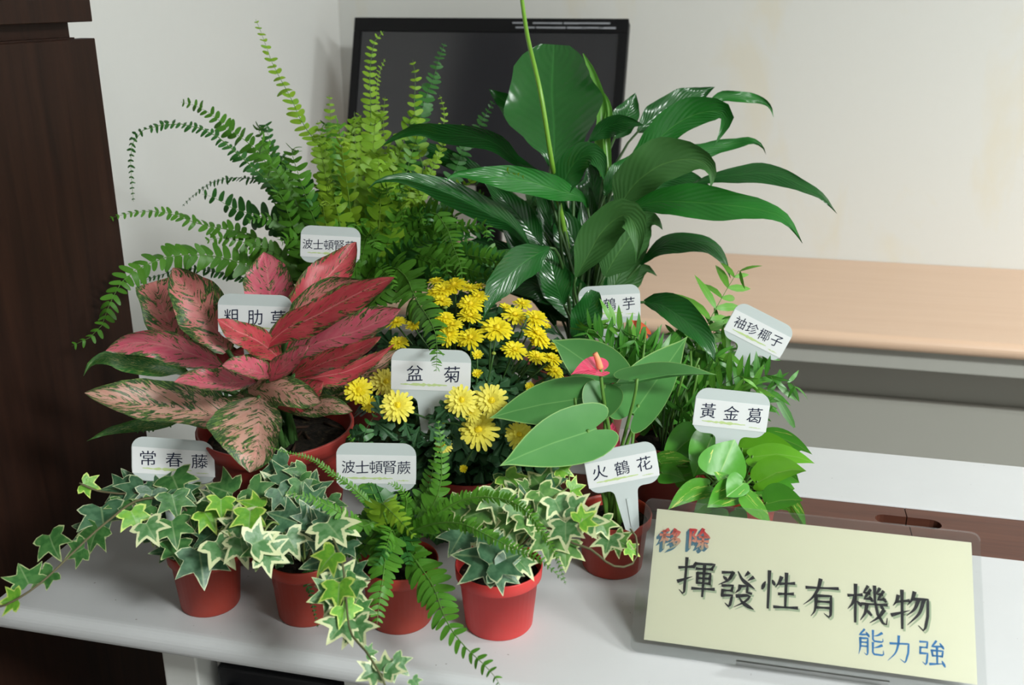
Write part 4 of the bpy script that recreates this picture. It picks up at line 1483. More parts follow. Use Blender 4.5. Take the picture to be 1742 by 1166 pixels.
# ------------------------------------------------------------------ red aglaonema
def aglaonema():
    rim = G(469, 722, TZ + .145)
    c = Vector((rim.x, rim.y, TZ))
    t = empty('aglaonema', c, 'plant with broad pink and red leaves flecked green in a wide red pot', 'potted plant', 'potted plants on the table')
    rr = 132 * depth(rim) / F
    sp = pot(t, c, rr, rr * .72, .145, 'pot_maroon', lip=.009, soil_drop=.02)
    D0 = depth(sp)
    for i in range(22):
        a, q = random.uniform(0, 6.28), rr * .85 * math.sqrt(random.random())
        p = sp + Vector((math.cos(a) * q, math.sin(a) * q, .002))
        d = Vector((random.uniform(-1, 1), random.uniform(-1, 1), random.uniform(-.1, .25))).normalized() * random.uniform(.008, .018)
        tube('bark_chip', [p - d, p, p + d], lambda u: .0018, 'bark', t, 4)
    root = sp

    def base(i):
        a = i * 2.4
        return root + Vector((math.cos(a) * .02, math.sin(a) * .02, -.004))
    L = [
        ([(325, 605, .02), (292, 555, .03), (274, 515, .04), (263, 479, .05)], 33, 35, 'aglao_pink', 'blunt', 0, 0),
        ([(388, 598, -.01), (364, 559, -.01), (336, 516, -.01), (314, 486, -.01), (294, 456, -.005)], 40, 40, 'aglao_pink', 'aglao', -.01, -.01),
        ([(376, 624, -.06), (344, 609, -.08), (312, 598, -.09), (269, 586, -.10), (226, 584, -.105), (180, 597, -.11)], 24, 22, 'aglao_hot', 'aglao', .01, -.01),
        ([(330, 645, -.02), (301, 627, -.03), (259, 623, -.05), (216, 616, -.06), (184, 609, -.07), (155, 618, -.075), (142, 640, -.08)], 17, 17, 'aglao_green', 'lance', -.005, .0),
        ([(420, 700, -.05), (362, 705, -.07), (323, 698, -.09), (280, 692, -.10), (237, 688, -.11), (194, 680, -.12), (144, 669, -.125)], 24, 42, 'aglao_tan', 'aglao', -.01, .01),
        ([(340, 705, -.03), (270, 718, -.05), (216, 727, -.06), (184, 734, -.065), (147, 751, -.07)], 11, 10, 'aglao_green', 'lance', 0, 0),
        ([(438, 648, -.09), (398, 652, -.12), (355, 652, -.14), (323, 648, -.15), (297, 650, -.155)], 12, 24, 'aglao_hot', 'aglao', -.01, .015),
        ([(462, 642, -.11), (434, 632, -.14), (401, 625, -.16), (378, 622, -.165)], 11, 24, 'aglao_hot', 'aglao', -.012, .02),
        ([(456, 648, -.11), (480, 628, -.14), (504, 608, -.16), (525, 587, -.17)], 20, 12, 'aglao_hot', 'aglao', .01, -.01),
        ([(478, 612, -.10), (450, 588, -.13), (425, 573, -.15), (400, 562, -.165), (370, 543, -.18)], 22, 20, 'aglao_red', 'aglao', .0, .012),
        ([(452, 590, -.12), (487, 560, -.13), (530, 541, -.14), (573, 518, -.15), (616, 496, -.16), (671, 472, -.17)], 23, 26, 'aglao_red', 'aglao', .01, -.01),
        ([(490, 560, -.06), (522, 516, -.07), (562, 492, -.08), (622, 480, -.10)], 18, 20, 'aglao_pink', 'aglao', 0, 0),
        ([(490, 608, -.08), (530, 588, -.09), (560, 578, -.10), (600, 566, -.11), (640, 549, -.12), (682, 526, -.13)], 34, 20, 'aglao_hot', 'aglao', .015, -.01),
        ([(500, 640, -.09), (552, 617, -.12), (584, 606, -.135), (616, 592, -.145), (648, 573, -.155)], 16, 15, 'aglao_red', 'aglao', .01, -.01),
        ([(470, 565, .0), (461, 510, .02), (455, 466, .03), (449, 429, .035)], 42, 40, 'aglao_hot', 'aglao', 0, 0),
        ([(492, 570, .0), (530, 500, .0), (562, 466, .01), (586, 440, .015), (606, 412, .02)], 30, 32, 'aglao_red', 'aglao', 0, 0),
        ([(480, 655, -.04), (540, 642, -.05), (590, 632, -.05), (640, 608, -.05), (672, 585, -.05)], 16, 18, 'aglao_red', 'lance', .01, 0),
        ([(420, 665, -.08), (466, 660, -.12), (509, 672, -.14), (548, 685, -.15)], 24, 26, 'aglao_tan', 'aglao', .01, 0),
        ([(440, 676, -.10), (440, 710, -.14), (439, 742, -.16), (435, 774, -.175), (425, 804, -.18)], 34, 74, 'aglao_tan', 'aglao', -.005, -.01),
        ([(490, 672, .0), (545, 668, .0), (595, 652, .0), (640, 622, .0), (685, 592, .0)], 30, 28, 'aglao_tan', 'lance', .01, 0),
        ([(430, 650, .0), (380, 620, .02), (340, 580, .03), (320, 540, .03)], 30, 30, 'aglao_red', 'aglao', 0, 0),
        ([(480, 690, -.03), (520, 690, -.06), (560, 690, -.08), (600, 700, -.09)], 18, 18, 'aglao_tan', 'aglao', 0, 0),
        ([(470, 690, -.05), (490, 680, -.07), (520, 668, -.09), (550, 650, -.10)], 22, 24, 'aglao_red', 'aglao', 0, 0),
        ([(470, 670, -.02), (430, 690, -.05), (390, 700, -.06), (340, 690, -.07)], 26, 26, 'aglao_tan', 'aglao', 0, 0),
        ([(480, 660, .02), (450, 630, .01), (420, 610, .0), (395, 600, .0)], 34, 30, 'aglao_red', 'aglao', 0, 0),
        ([(490, 660, .02), (520, 640, .01), (560, 640, .0), (610, 650, -.01)], 30, 30, 'aglao_tan', 'aglao', 0, 0),
        ([(470, 640, .03), (480, 600, .03), (500, 560, .03), (520, 530, .03)], 34, 34, 'aglao_red', 'aglao', 0, 0),
        ([(500, 640, .0), (560, 610, .0), (600, 580, .0), (640, 560, .0)], 30, 26, 'aglao_red', 'aglao', 0, 0),
    ]
    for i, (pts, wl, wr, m, pf, dl, dr) in enumerate(L):
        leaf(t, pts, wl * 1.14, wr * 1.14, m, D0, base(i), pf=pf, dl=dl, dr=dr, wave=.25, cup=.3, n=20, rad=.0035, mm=5)
    return t


aglaonema()


# ------------------------------------------------------------------ chrysanthemum
def flower_mesh(name, layers, m, seed, cupf=1.0):
    rs = random.Random(seed)
    vs, uv, fs = [], [], []
    for n, r0, L, el, wd in layers:
        ph = rs.random() * 6
        for i in range(n):
            a = ph + 2 * math.pi * (i + rs.uniform(-.2, .2)) / n
            ll = L * rs.uniform(.86, 1.1)
            e = R(el + rs.uniform(-9, 9))
            d = Vector((math.cos(a), math.sin(a), 0))
            s = Vector((-math.sin(a), math.cos(a), 0))
            b = len(vs)
            for t, ww in ((0, .25), (.35, .75), (.75, 1), (.93, .8), (1.0, .35)):
                p = d * (r0 + ll * t * math.cos(e)) + Vector((0, 0, ll * t * math.sin(e) - .18 * ll * t * t * cupf))
                for q in (-1, 0, 1):
                    vs.append(p + s * (q * wd * ww) + Vector((0, 0, .02 * abs(q))))
                    uv.append((.5 + .5 * q, t))
            for k_ in range(4):
                for j in (0, 1):
                    fs.append((b + k_ * 3 + j, b + k_ * 3 + j + 1, b + k_ * 3 + 4 + j, b + k_ * 3 + 3 + j))
    me = bpy.data.meshes.new(name)
    me.from_pydata([tuple(v) for v in vs], [], fs)
    finish(me, uv)
    me.materials.append(MAT[m])
    return me


def dome_mesh(name, r, h, m, lumps=0.0, seed=1):
    rs = random.Random(seed)
    vs, fs = [], []
    for i in range(5):
        a = math.pi / 2 * i / 4
        for s in range(12):
            b = 2 * math.pi * s / 12
            q = 1 + rs.uniform(-lumps, lumps)
            vs.append((r * math.cos(a) * math.cos(b) * q, r * math.cos(a) * math.sin(b) * q, h * math.sin(a) * q))
    for i in range(4):
        for s in range(12):
            s2 = (s + 1) % 12
            fs.append((i * 12 + s, i * 12 + s2, i * 12 + 12 + s2, i * 12 + 12 + s))
    fs.append(tuple(reversed(range(12))))
    me = bpy.data.meshes.new(name)
    me.from_pydata(vs, [], fs)
    finish(me)
    me.materials.append(MAT[m])
    return me


MUMS = '''742,478,12 772,485,20 754,493,18 799,490,14 815,487,11 739,499,16 751,511,16 814,505,14 800,518,19 757,520,10 799,538,18
757,541,14 769,553,16 763,571,17 800,575,20 845,559,24 875,536,19 859,524,10 889,517,14 910,541,18 930,556,7 913,568,20 919,580,15 952,592,17 875,595,18
913,607,15 938,610,16 944,631,15 673,548,16 703,553,11 679,583,14 667,595,9 644,607,9 610,664,20 656,650,20 676,690,23 629,688,12 785,681,22 802,701,14
836,682,24 814,732,27 883,740,20 812,605,10 812,637,9 901,658,8 924,653,5 840,602,5 941,647,6 754,718,6 756,758,12 788,798,7 835,577,8 897,540,5 787,633,5 790,647,4'''


def chrysanthemum():
    c = at_table(800, 888)
    t = empty('chrysanthemum', c, 'yellow chrysanthemum in full bloom with many daisy heads over dark foliage', 'potted plant', 'potted plants on the table')
    sp = pot(t, c, .054, .043, .075, 'pot_maroon')
    cen = P(800, 700, depth(sp) + .0)
    D0 = depth(cen)
    fm = []
    for j, m in enumerate(('petal', 'petal', 'petal_pale')):
        fm.append(flower_mesh('petals', [(19, .12, .88, 2, .112), (16, .10, .72, 20, .105), (11, .08, .50, 42, .09), (6, .05, .28, 62, .07)], m, j))
    small = flower_mesh('petals', [(12, .12, .8, 30, .15), (10, .08, .6, 55, .12)], 'petal', 9)
    core = dome_mesh('flower_center', .20, .20, 'petal_core', .12)
    calyx = dome_mesh('calyx', .35, .35, 'bud_green', .05)
    rs = random.Random(5)
    leaf_m = [unit_leaf('mum_leaf', MUM, 'mum_leaf', .25, .2), unit_leaf('mum_leaf', MUM, 'mum_leaf', .5, .1), unit_leaf('mum_leaf', MUM, 'mum_leaf', .05, .35)]
    for tok in MUMS.split():
        x, y, r = map(float, tok.split(','))
        # heads sit on a dome: depth from the distance to its middle
        u, v = (x - 795) / 175, (y - 650) / 185
        bulge = math.sqrt(max(0, 1 - min(1, u * u + v * v)))
        D = D0 + .045 - .105 * bulge + (.03 if y < 540 else 0) - (.085 if y > 660 else 0) - (.06 if x < 700 and y > 630 else 0)
        p = P(x, y, D)
        nrm = ((p - (cen - Vector((0, 0, .10)))).normalized() * .9 + to_cam(p) * .5 + Vector((0, 0, .35)) + Vector((rs.uniform(-.3, .3), rs.uniform(-.3, .3), 0))).normalized()
        if y > 640:
            nrm = (to_cam(p) + Vector((rs.uniform(-.3, .3), 0, rs.uniform(.1, .5)))).normalized()
        sc = r * D / F
        if r <= 6:
            o = bpy.data.objects.new('flower_bud', calyx)
            o.parent = t
            COL.objects.link(o)
            place(o, frame(p, nrm.orthogonal(), nrm), sc * 2.2)
        else:
            me = small if r <= 10 else (fm[2] if y > 640 and x > 640 else fm[rs.randrange(2)])
            o = bpy.data.objects.new('flower', me)
            o.parent = t
            COL.objects.link(o)
            M = frame(p, Quaternion(nrm, rs.uniform(0, 6)) @ nrm.orthogonal(), nrm)
            place(o, M, sc * 1.3)
            for nm, mm_, z_ in (('flower_center', core, .06), ('calyx', calyx, -.33)):
                q = bpy.data.objects.new(nm, mm_)
                q.parent = o
                q.location = (0, 0, z_)
                COL.objects.link(q)
        e = p - nrm * sc * .35
        b = cen + Vector((rs.uniform(-.02, .02), rs.uniform(-.02, .02), -.02))
        tube('stem', [sp + (b - sp) * .5, b.lerp(e, .45) + Vector((0, 0, -.005)), e], .0011, 'stem_dark', t, 5, 6)
    # foliage dome (every leaf its own object)
    n = 0
    for x, y in ((735, 730), (756, 716), (712, 732), (772, 706), (742, 745), (722, 752), (768, 690), (640, 720), (660, 735), (690, 722), (620, 735), (650, 705), (700, 748), (600, 745)):
        p = P(x, y, 1.045)
        nrm = (to_cam(p) + Vector((rs.uniform(-.4, .4), 0, .6))).normalized()
        an = rs.uniform(0, 6.28)
        d = RT * math.cos(an) + UP * math.sin(an)
        o = bpy.data.objects.new('leaf', leaf_m[n % 3])
        o.parent = t
        COL.objects.link(o)
        place(o, frame(p, d - nrm * d.dot(nrm), nrm), rs.uniform(.018, .026))
        n += 1
    for i in range(420):
        x = rs.gauss(795, 80)
        y = rs.uniform(520, 880)
        u, v = (x - 795) / 185, (y - 700) / 190
        if u * u + v * v > 1:
            continue
        bulge = math.sqrt(max(0, 1 - (u * u + v * v)))
        D = D0 + .07 - .11 * bulge + rs.uniform(-.0, .05)
        if y > 760:
            D += .01
        p = P(x, y, clampD(x, y, D, TZ + .035))
        out = (p - (cen - Vector((0, 0, .06)))).normalized()
        nrm = (out * .4 + Vector((0, 0, .7)) + to_cam(p) * .6 + Vector((rs.uniform(-.5, .5), rs.uniform(-.5, .5), 0))).normalized()
        d = (out + Vector((rs.uniform(-.8, .8), rs.uniform(-.8, .3), rs.uniform(-.7, .1)))).normalized()
        d = d - nrm * d.dot(nrm)
        o = bpy.data.objects.new('leaf', leaf_m[i % 3])
        o.parent = t
        COL.objects.link(o)
        sz = rs.uniform(.032, .050)
        M = frame(p, d, nrm)
        low = min((M @ Vector(q)).z for q in ((sz, 0, -sz * .4), (0, sz * .5, 0), (0, -sz * .5, 0)))
        if low < TZ + .003:
            M = Matrix.Translation((0, 0, TZ + .003 - low)) @ M
        place(o, M, sz)
        n += 1
        if n >= 290:
            break
    return t


chrysanthemum()


# ------------------------------------------------------------------ small fern in front
def small_fern():
    c = at_table(682, 1050)
    t = empty('potted_fern', c, 'small fern in a brick-red pot with fronds hanging over the table edge', 'potted plant', 'potted plants on the table')
    sp = pot(t, c, .040, .032, .068, 'pot_brick')
    D0 = depth(sp + Vector((0, 0, .01)))
    B = (675, 925, 0)
    rs = random.Random(21)
    S = [
        ([(660, 908), (656, 940), (652, 980), (646, 1020), (640, 1070)], 36, 'fern_green', 0, 1, .27, -.09),
        ([(696, 940), (720, 972), (740, 1004), (752, 1040), (768, 1072), (794, 1104), (820, 1128), (842, 1152), (850, 1166)], 42, 'fern_green', 0, 1, .34, -.16),
        ([(640, 890), (616, 896), (584, 876), (552, 858), (520, 846), (484, 838)], 20, 'fern_green', 20, 1, .36, -.10),
        ([(655, 880), (650, 858), (662, 868), (682, 888), (706, 914)], 32, 'fern_yellow', 0, 1, 0.38, -.11),
        ([(700, 905), (728, 894), (760, 889), (792, 893), (833, 913), (875, 934), (917, 951), (958, 988)], 19, 'fern_green', 10, 1, .36, -.14),
        ([(720, 890), (790, 850), (850, 848), (890, 865), (917, 897), (946, 947), (962, 994)], 17, 'fern_green', 20, 0, .38, -.13),
        ([(620, 930), (550, 950), (520, 978), (528, 1010), (534, 1040), (541, 1068)], 15, 'fern_dark', 20, 0, .42, -.03),
        ([(705, 880), (720, 850), (734, 810), (740, 772)], 30, 'fern_green', 0, 0, .34, .02),
        ([(690, 870), (690, 845), (676, 828), (660, 822)], 16, 'fern_green', 0, 0, .38, -.05),
        ([(640, 870), (600, 830), (568, 808), (544, 789), (520, 777), (488, 770), (456, 760)], 10, 'fern_green', 10, 0, .5, -.06),
        ([(730, 870), (750, 820), (750, 760), (745, 715)], 26, 'fern_green', 10, 0, .36, .0),
        ([(650, 850), (625, 790), (620, 740), (640, 702)], 36, 'fern_dark', 0, 0, .40, .03),
        ([(640, 850), (610, 780), (600, 750), (592, 740)], 26, 'fern_green', 0, 0, .40, .03),
    ]
    for pts, pl, m, roll, split, spc, dt in S:
        n = len(pts)
        W = [B] + [(x, y, dt * ((i + 1) / n) ** .7) for i, (x, y) in enumerate(pts)]
        frond(t, W, pl, m, D0, roll, bool(split), spc, rs=rs, start=.12, jit=.7, tip_taper=.85 if pl > 40 else .65)
    for i in range(22):
        a = rs.uniform(0, 6.28)
        tx, ty = 680 + 95 * math.cos(a) * rs.uniform(.5, 1), 905 + 65 * math.sin(a) * rs.uniform(.4, 1)
        dt = -.06 * math.sin(a) + rs.uniform(-.02, .02)
        m = 'fern_green' if rs.random() < .6 else 'fern_dark'
        frond(t, [B, ((tx + 675) / 2, (ty + 925) / 2 - 25, dt * .5), (tx, ty, dt), (tx + (tx - 675) * .2, ty + 15, dt - .01)], rs.uniform(18, 30), m, D0, rs.uniform(-30, 30), False, .36, rs=rs, start=.15)
    return t


small_fern()


# ------------------------------------------------------------------ ivies
IVY_M = {}
for mname in ('ivy_dark', 'ivy_lime', 'ivy_green', 'ivy_cream', 'ivy_young'):
    IVY_M[mname] = [unit_leaf('ivy_leaf', IVY, mname, .10, .12), unit_leaf('ivy_leaf', IVY, mname, .32, .05), unit_leaf('ivy_leaf', IVY, mname, -.05, .3, .2)]


def ivy_leaf(t, x, y, r, D, m, rs, ang=None, back=None):
    """r: half size in pixels; ang: direction of the tip in the picture (deg, 90 = down)"""
    D = clampD(x, y, D, TZ + .012)
    p = P(x, y, D)
    if ang is None:
        ang = rs.gauss(80, 55)
    a = R(ang)
    d = RT * math.cos(a) - UP * math.sin(a)
    C = to_cam(p)
    nrm = (C * .75 + Vector((0, 0, .55)) + RT * rs.uniform(-.55, .55) + UP * rs.uniform(-.4, .4)).normalized()
    d = (d - nrm * d.dot(nrm)).normalized()
    s = r * 1.9 * D / F
    o = bpy.data.objects.new('leaf', IVY_M[m][rs.randrange(3)])
    o.parent = t
    COL.objects.link(o)
    M = frame(p - d * s * .42, d, nrm)
    # keep the whole blade above the table
    tipz = min((M @ Vector((s, 0, 0))).z, (M @ Vector((0, s * .6, 0))).z, (M @ Vector((0, -s * .6, 0))).z)
    if tipz < TZ + .004 and p.y > .73:
        M = Matrix.Translation((0, 0, TZ + .004 - tipz)) @ M
    place(o, M, s)
    if back is not None:
        b0 = M @ Vector((0, 0, 0))
        q = M @ Vector((-s * .35, 0, -s * .05))
        tw = back if back is not True else None
        e = tw if tw is not None else q - Vector((0, 0, .01))
        tube('petiole', [b0, q, q.lerp(e, .6)], .0007, 'vine_green', o, 4)
    return o


def ivy(c, label, pm, items, vines, fill, seed, mats, rt=.0385):
    rs = random.Random(seed)
    t = empty('potted_ivy', c, label, 'potted plant', 'potted plants on the table')
    sp = pot(t, c, rt, rt * .78, .068, pm)
    D0 = depth(sp + Vector((0, 0, .03)))
    for v in vines:
        tube('vine', [sp] + [P(x, y, clampD(x, y, D0 + d, TZ + .006)) for x, y, d in v], lambda q: .0015 - .0006 * q, 'vine' if len(v) > 3 else 'vine_green', t, 6, 26)
    for it in items:
        x, y, r, m, dd = it[:5]
        ang = it[5] if len(it) > 5 else None
        ivy_leaf(t, x, y, r, D0 + dd, m, rs, ang, True)
    cx, cy, sx, sy, n = fill
    for i in range(n):
        a, q = rs.uniform(0, 6.28), math.sqrt(rs.random())
        x, y = cx + sx * q * math.cos(a), cy + sy * q * math.sin(a)
        ivy_leaf(t, x, y, rs.uniform(15, 24), D0 + rs.uniform(-.01, .05), mats[rs.randrange(len(mats))], rs, None, True)
    return t


g_, d_, c_, y_ = 'ivy_green', 'ivy_dark', 'ivy_cream', 'ivy_young'
ivy(at_table(359, 1024), 'variegated ivy trailing over the left table end from a brick-red pot', 'pot_brick', [
    (90, 932, 24, g_, -.10, 60), (126, 942, 19, g_, -.10, 150), (40, 976, 23, g_, -.12, 250), (72, 988, 20, g_, -.12, 120), (14, 1024, 18, y_, -.14, 170),
    (176, 890, 29, d_, -.06, 80), (156, 920, 23, g_, -.07, 110), (138, 896, 18, d_, -.06, 190), (192, 832, 22, d_, -.02, 170), (218, 812, 18, d_, 0, 230),
    (226, 844, 26, d_, -.03, 120), (260, 820, 24, d_, -.01, 250), (300, 828, 27, g_, -.02, 60), (256, 856, 22, d_, -.03, 100), (298, 864, 23, g_, -.04, 80),
    (232, 888, 21, y_, -.07, 70), (258, 908, 22, c_, -.08, 60), (296, 908, 25, g_, -.06, 80), (304, 944, 23, g_, -.05, 90), (344, 970, 32, d_, -.07, 88),
    (272, 940, 18, d_, -.03, 150), (372, 832, 26, g_, -.02, 200), (376, 868, 20, y_, -.05, 100), (360, 888, 21, y_, -.05, 60), (384, 944, 29, c_, -.08, 60),
    (416, 892, 24, c_, -.07, 20), (400, 924, 22, c_, -.075, 130), (156, 828, 15, y_, -.05, 10), (330, 880, 22, g_, -.03, 90), (345, 920, 22, d_, -.04, 120),
    (390, 890, 20, c_, -.06, 200), (405, 860, 20, g_, -.04, 300), (240, 868, 18, g_, -.05, 140), (205, 868, 18, g_, -.05, 100), (318, 842, 20, d_, -.02, 40)],
    [[(310, 860, -.03), (240, 850, -.05), (180, 890, -.09), (130, 935, -.115), (72, 990, -.14), (20, 1025, -.15), (-10, 1035, -.15)], [(280, 850, -.02), (200, 840, -.03), (165, 835, -.05), (135, 822, -.06)], [(380, 900, -.06), (405, 940, -.08)]],
    (340, 890, 85, 60, 44), 31, (g_, d_, g_, d_, c_))
ivy(at_table(525, 1040), 'ivy with cream-edged leaves trailing over the table front beside the small fern', 'pot_brick', [
    (412, 940, 26, c_, -.08, 70), (452, 916, 26, c_, -.09, 330), (468, 948, 25, c_, -.09, 20), (424, 892, 22, y_, -.06, 90), (424, 856, 20, y_, -.03, 200),
    (480, 880, 27, d_, -.05, 200), (464, 800, 26, d_, .02, 150), (500, 804, 29, d_, .02, 290), (532, 820, 24, d_, .01, 280), (512, 840, 20, g_, -.01, 100),
    (540, 844, 23, d_, -.02, 300), (532, 900, 26, d_, -.05, 180), (572, 908, 31, c_, -.08, 60), (592, 900, 22, c_, -.06, 20), (560, 876, 20, d_, -.05, 280),
    (540, 956, 29, d_, -.08, 160), (552, 958, 24, y_, -.10, 120), (588, 972, 25, c_, -.10, 300), (612, 980, 20, d_, -.09, 20), (548, 1016, 25, g_, -.11, 160),
    (576, 1016, 24, y_, -.12, 80), (608, 1016, 22, c_, -.11, 30), (568, 1040, 20, c_, -.12, 140), (596, 1048, 22, y_, -.13, 60), (624, 1040, 17, g_, -.12, 10),
    (572, 1076, 27, c_, -.14, 120), (612, 1082, 25, c_, -.14, 60), (624, 1150, 20, c_, -.17, 150), (668, 1128, 22, c_, -.17, 300), (682, 1138, 18, g_, -.17, 40),
    (634, 1110, 11, g_, -.16, 340), (708, 1164, 10, g_, -.18, 60), (500, 930, 24, c_, -.07, 60), (440, 950, 22, g_, -.08, 110), (485, 850, 22, d_, -.02, 60),
    (580, 940, 22, d_, -.09, 100), (520, 870, 22, d_, -.04, 240), (555, 1000, 20, d_, -.10, 200), (592, 1000, 20, g_, -.11, 120)],
    [[(550, 900, -.06), (580, 950, -.10), (588, 1010, -.12), (596, 1075, -.15), (622, 1108, -.17), (648, 1150, -.19), (660, 1180, -.19)], [(470, 890, -.06), (440, 920, -.08)], [(510, 830, -.0), (520, 815, .01)]],
    (500, 885, 80, 70, 46), 32, (d_, g_, c_, d_))
ivy(at_table(849, 1058), 'ivy with grey-green cream-edged leaves in the brightest red pot at the table front', 'pot_red', [
    (808, 945, 40, d_, -.07, 200), (864, 950, 34, d_, -.08, 330), (862, 980, 25, d_, -.085, 30), (896, 967, 21, c_, -.07, 60), (848, 863, 28, 'ivy_lime', -.04, 100),
    (804, 876, 25, 'ivy_lime', -.03, 160), (912, 817, 27, 'ivy_lime', .0, 230), (887, 834, 15, 'ivy_lime', -.01, 150), (933, 851, 25, 'ivy_lime', -.03, 60), (954, 872, 25, c_, -.05, 80),
    (854, 892, 21, 'ivy_lime', -.05, 150), (883, 880, 21, 'ivy_lime', -.05, 80), (929, 888, 24, 'ivy_lime', -.05, 40), (962, 913, 25, c_, -.08, 80), (933, 934, 25, 'ivy_lime', -.07, 90),
    (962, 947, 23, 'ivy_lime', -.07, 90), (990, 867, 22, c_, -.06, 20), (1012, 888, 25, c_, -.07, 10), (1029, 901, 18, 'ivy_lime', -.07, 70), (1033, 930, 21, c_, -.075, 90),
    (1062, 926, 18, 'ivy_lime', -.075, 30), (1079, 938, 13, y_, -.08, 30), (964, 803, 14, y_, -.0, 30), (775, 863, 20, 'ivy_lime', -.02, 180), (775, 926, 24, d_, -.04, 120),
    (833, 838, 17, 'ivy_lime', -.01, 250), (983, 830, 14, y_, -.02, 340), (946, 834, 20, d_, -.01, 40), (900, 900, 22, 'ivy_lime', -.06, 90), (870, 915, 20, 'ivy_lime', -.05, 60),
    (830, 905, 22, 'ivy_lime', -.04, 160), (905, 855, 22, 'ivy_lime', -.03, 300), (1000, 880, 18, y_, -.08, 320), (880, 850, 20, d_, -.02, 200)],
    [[(920, 900, -.05), (975, 925, -.07), (1005, 935, -.075), (1040, 962, -.08), (1070, 963, -.08), (1084, 945, -.08), (1081, 910, -.075), (1072, 900, -.075)], [(930, 860, -.03), (965, 830, -.01), (968, 808, 0)], [(960, 900, -.05), (1010, 900, -.07)]],
    (870, 885, 85, 60, 44), 33, (g_, c_, y_, 'ivy_lime', d_), .0435)


# ------------------------------------------------------------------ anthurium
def anthurium():
    c = at_table(1041, 960)
    t = empty('anthurium', c, 'plant with glossy heart-shaped leaves and pink waxy flowers in a plain red pot', 'potted plant', 'potted plants on the table')
    rim = .0415
    sp = pot(t, c, rim, .033, .066, 'pot_brick', soil_drop=.012)
    D0 = depth(sp) + .01

    def root(dx=0, dy=0):
        return sp + Vector((dx, dy, -.003))
    A = 'anthurium_leaf'
    for att, tip, wl, wr, dl, dr, bend, sh in (
            ((1000, 735, -.11), (850, 793, -.17), 50, 50, -.01, .015, 4, HEART),
            ((978, 680, -.06), (832, 712, -.09), 42, 40, .015, -.01, 4, HEART),
            ((1032, 645, -.02), (938, 578, -.02), 40, 48, .0, .0, 4, HEART),
            ((1026, 654, -.05), (915, 661, -.07), 8, 12, .0, .03, 8, HEART),
            ((1028, 658, -.06), (1011, 724, -.07), 36, 34, -.01, .0, 0, PLUMP),
            ((1086, 692, -.05), (1170, 572, .01), 54, 36, .01, -.01, 0, HEART),
            ((1084, 648, -.09), (1220, 638, -.10), 26, 5, .04, .01, 6, HEART)):
        heart_leaf(t, att, tip, wl, wr, A, D0, root(random.uniform(-.012, .012), random.uniform(-.012, .012)), dl=dl, dr=dr, bend=bend, shape=sh, rad=.0021)
    # open flower
    sp1 = heart_leaf(t, (1022, 632, -.08), (971, 638, -.12), 9, 24, 'spathe', D0, root(.006, -.008), name='flower', dl=-.01, dr=.02, bend=5, rad=.0023)
    tube('spadix', [P(1021, 627, D0 - .085), P(1017, 613, D0 - .088), P(1012, 601, D0 - .09)], lambda q: .0036 - .0008 * q, 'spadix', sp1, 10, 8)
    # closed flower behind the big leaf
    sp2 = heart_leaf(t, (1042, 766, -.05), (1042, 718, -.05), 13, 13, 'spathe', D0, root(.0, .004), name='flower', shape=PLUMP, cup=.5, rad=.002)
    # flower further back, between the palm leaves
    sp3 = heart_leaf(t, (1098, 566, .10), (1074, 545, .09), 9, 8, 'spathe_orange', D0, root(.012, .012), name='flower', bend=3, rad=.002)
    return t


anthurium()


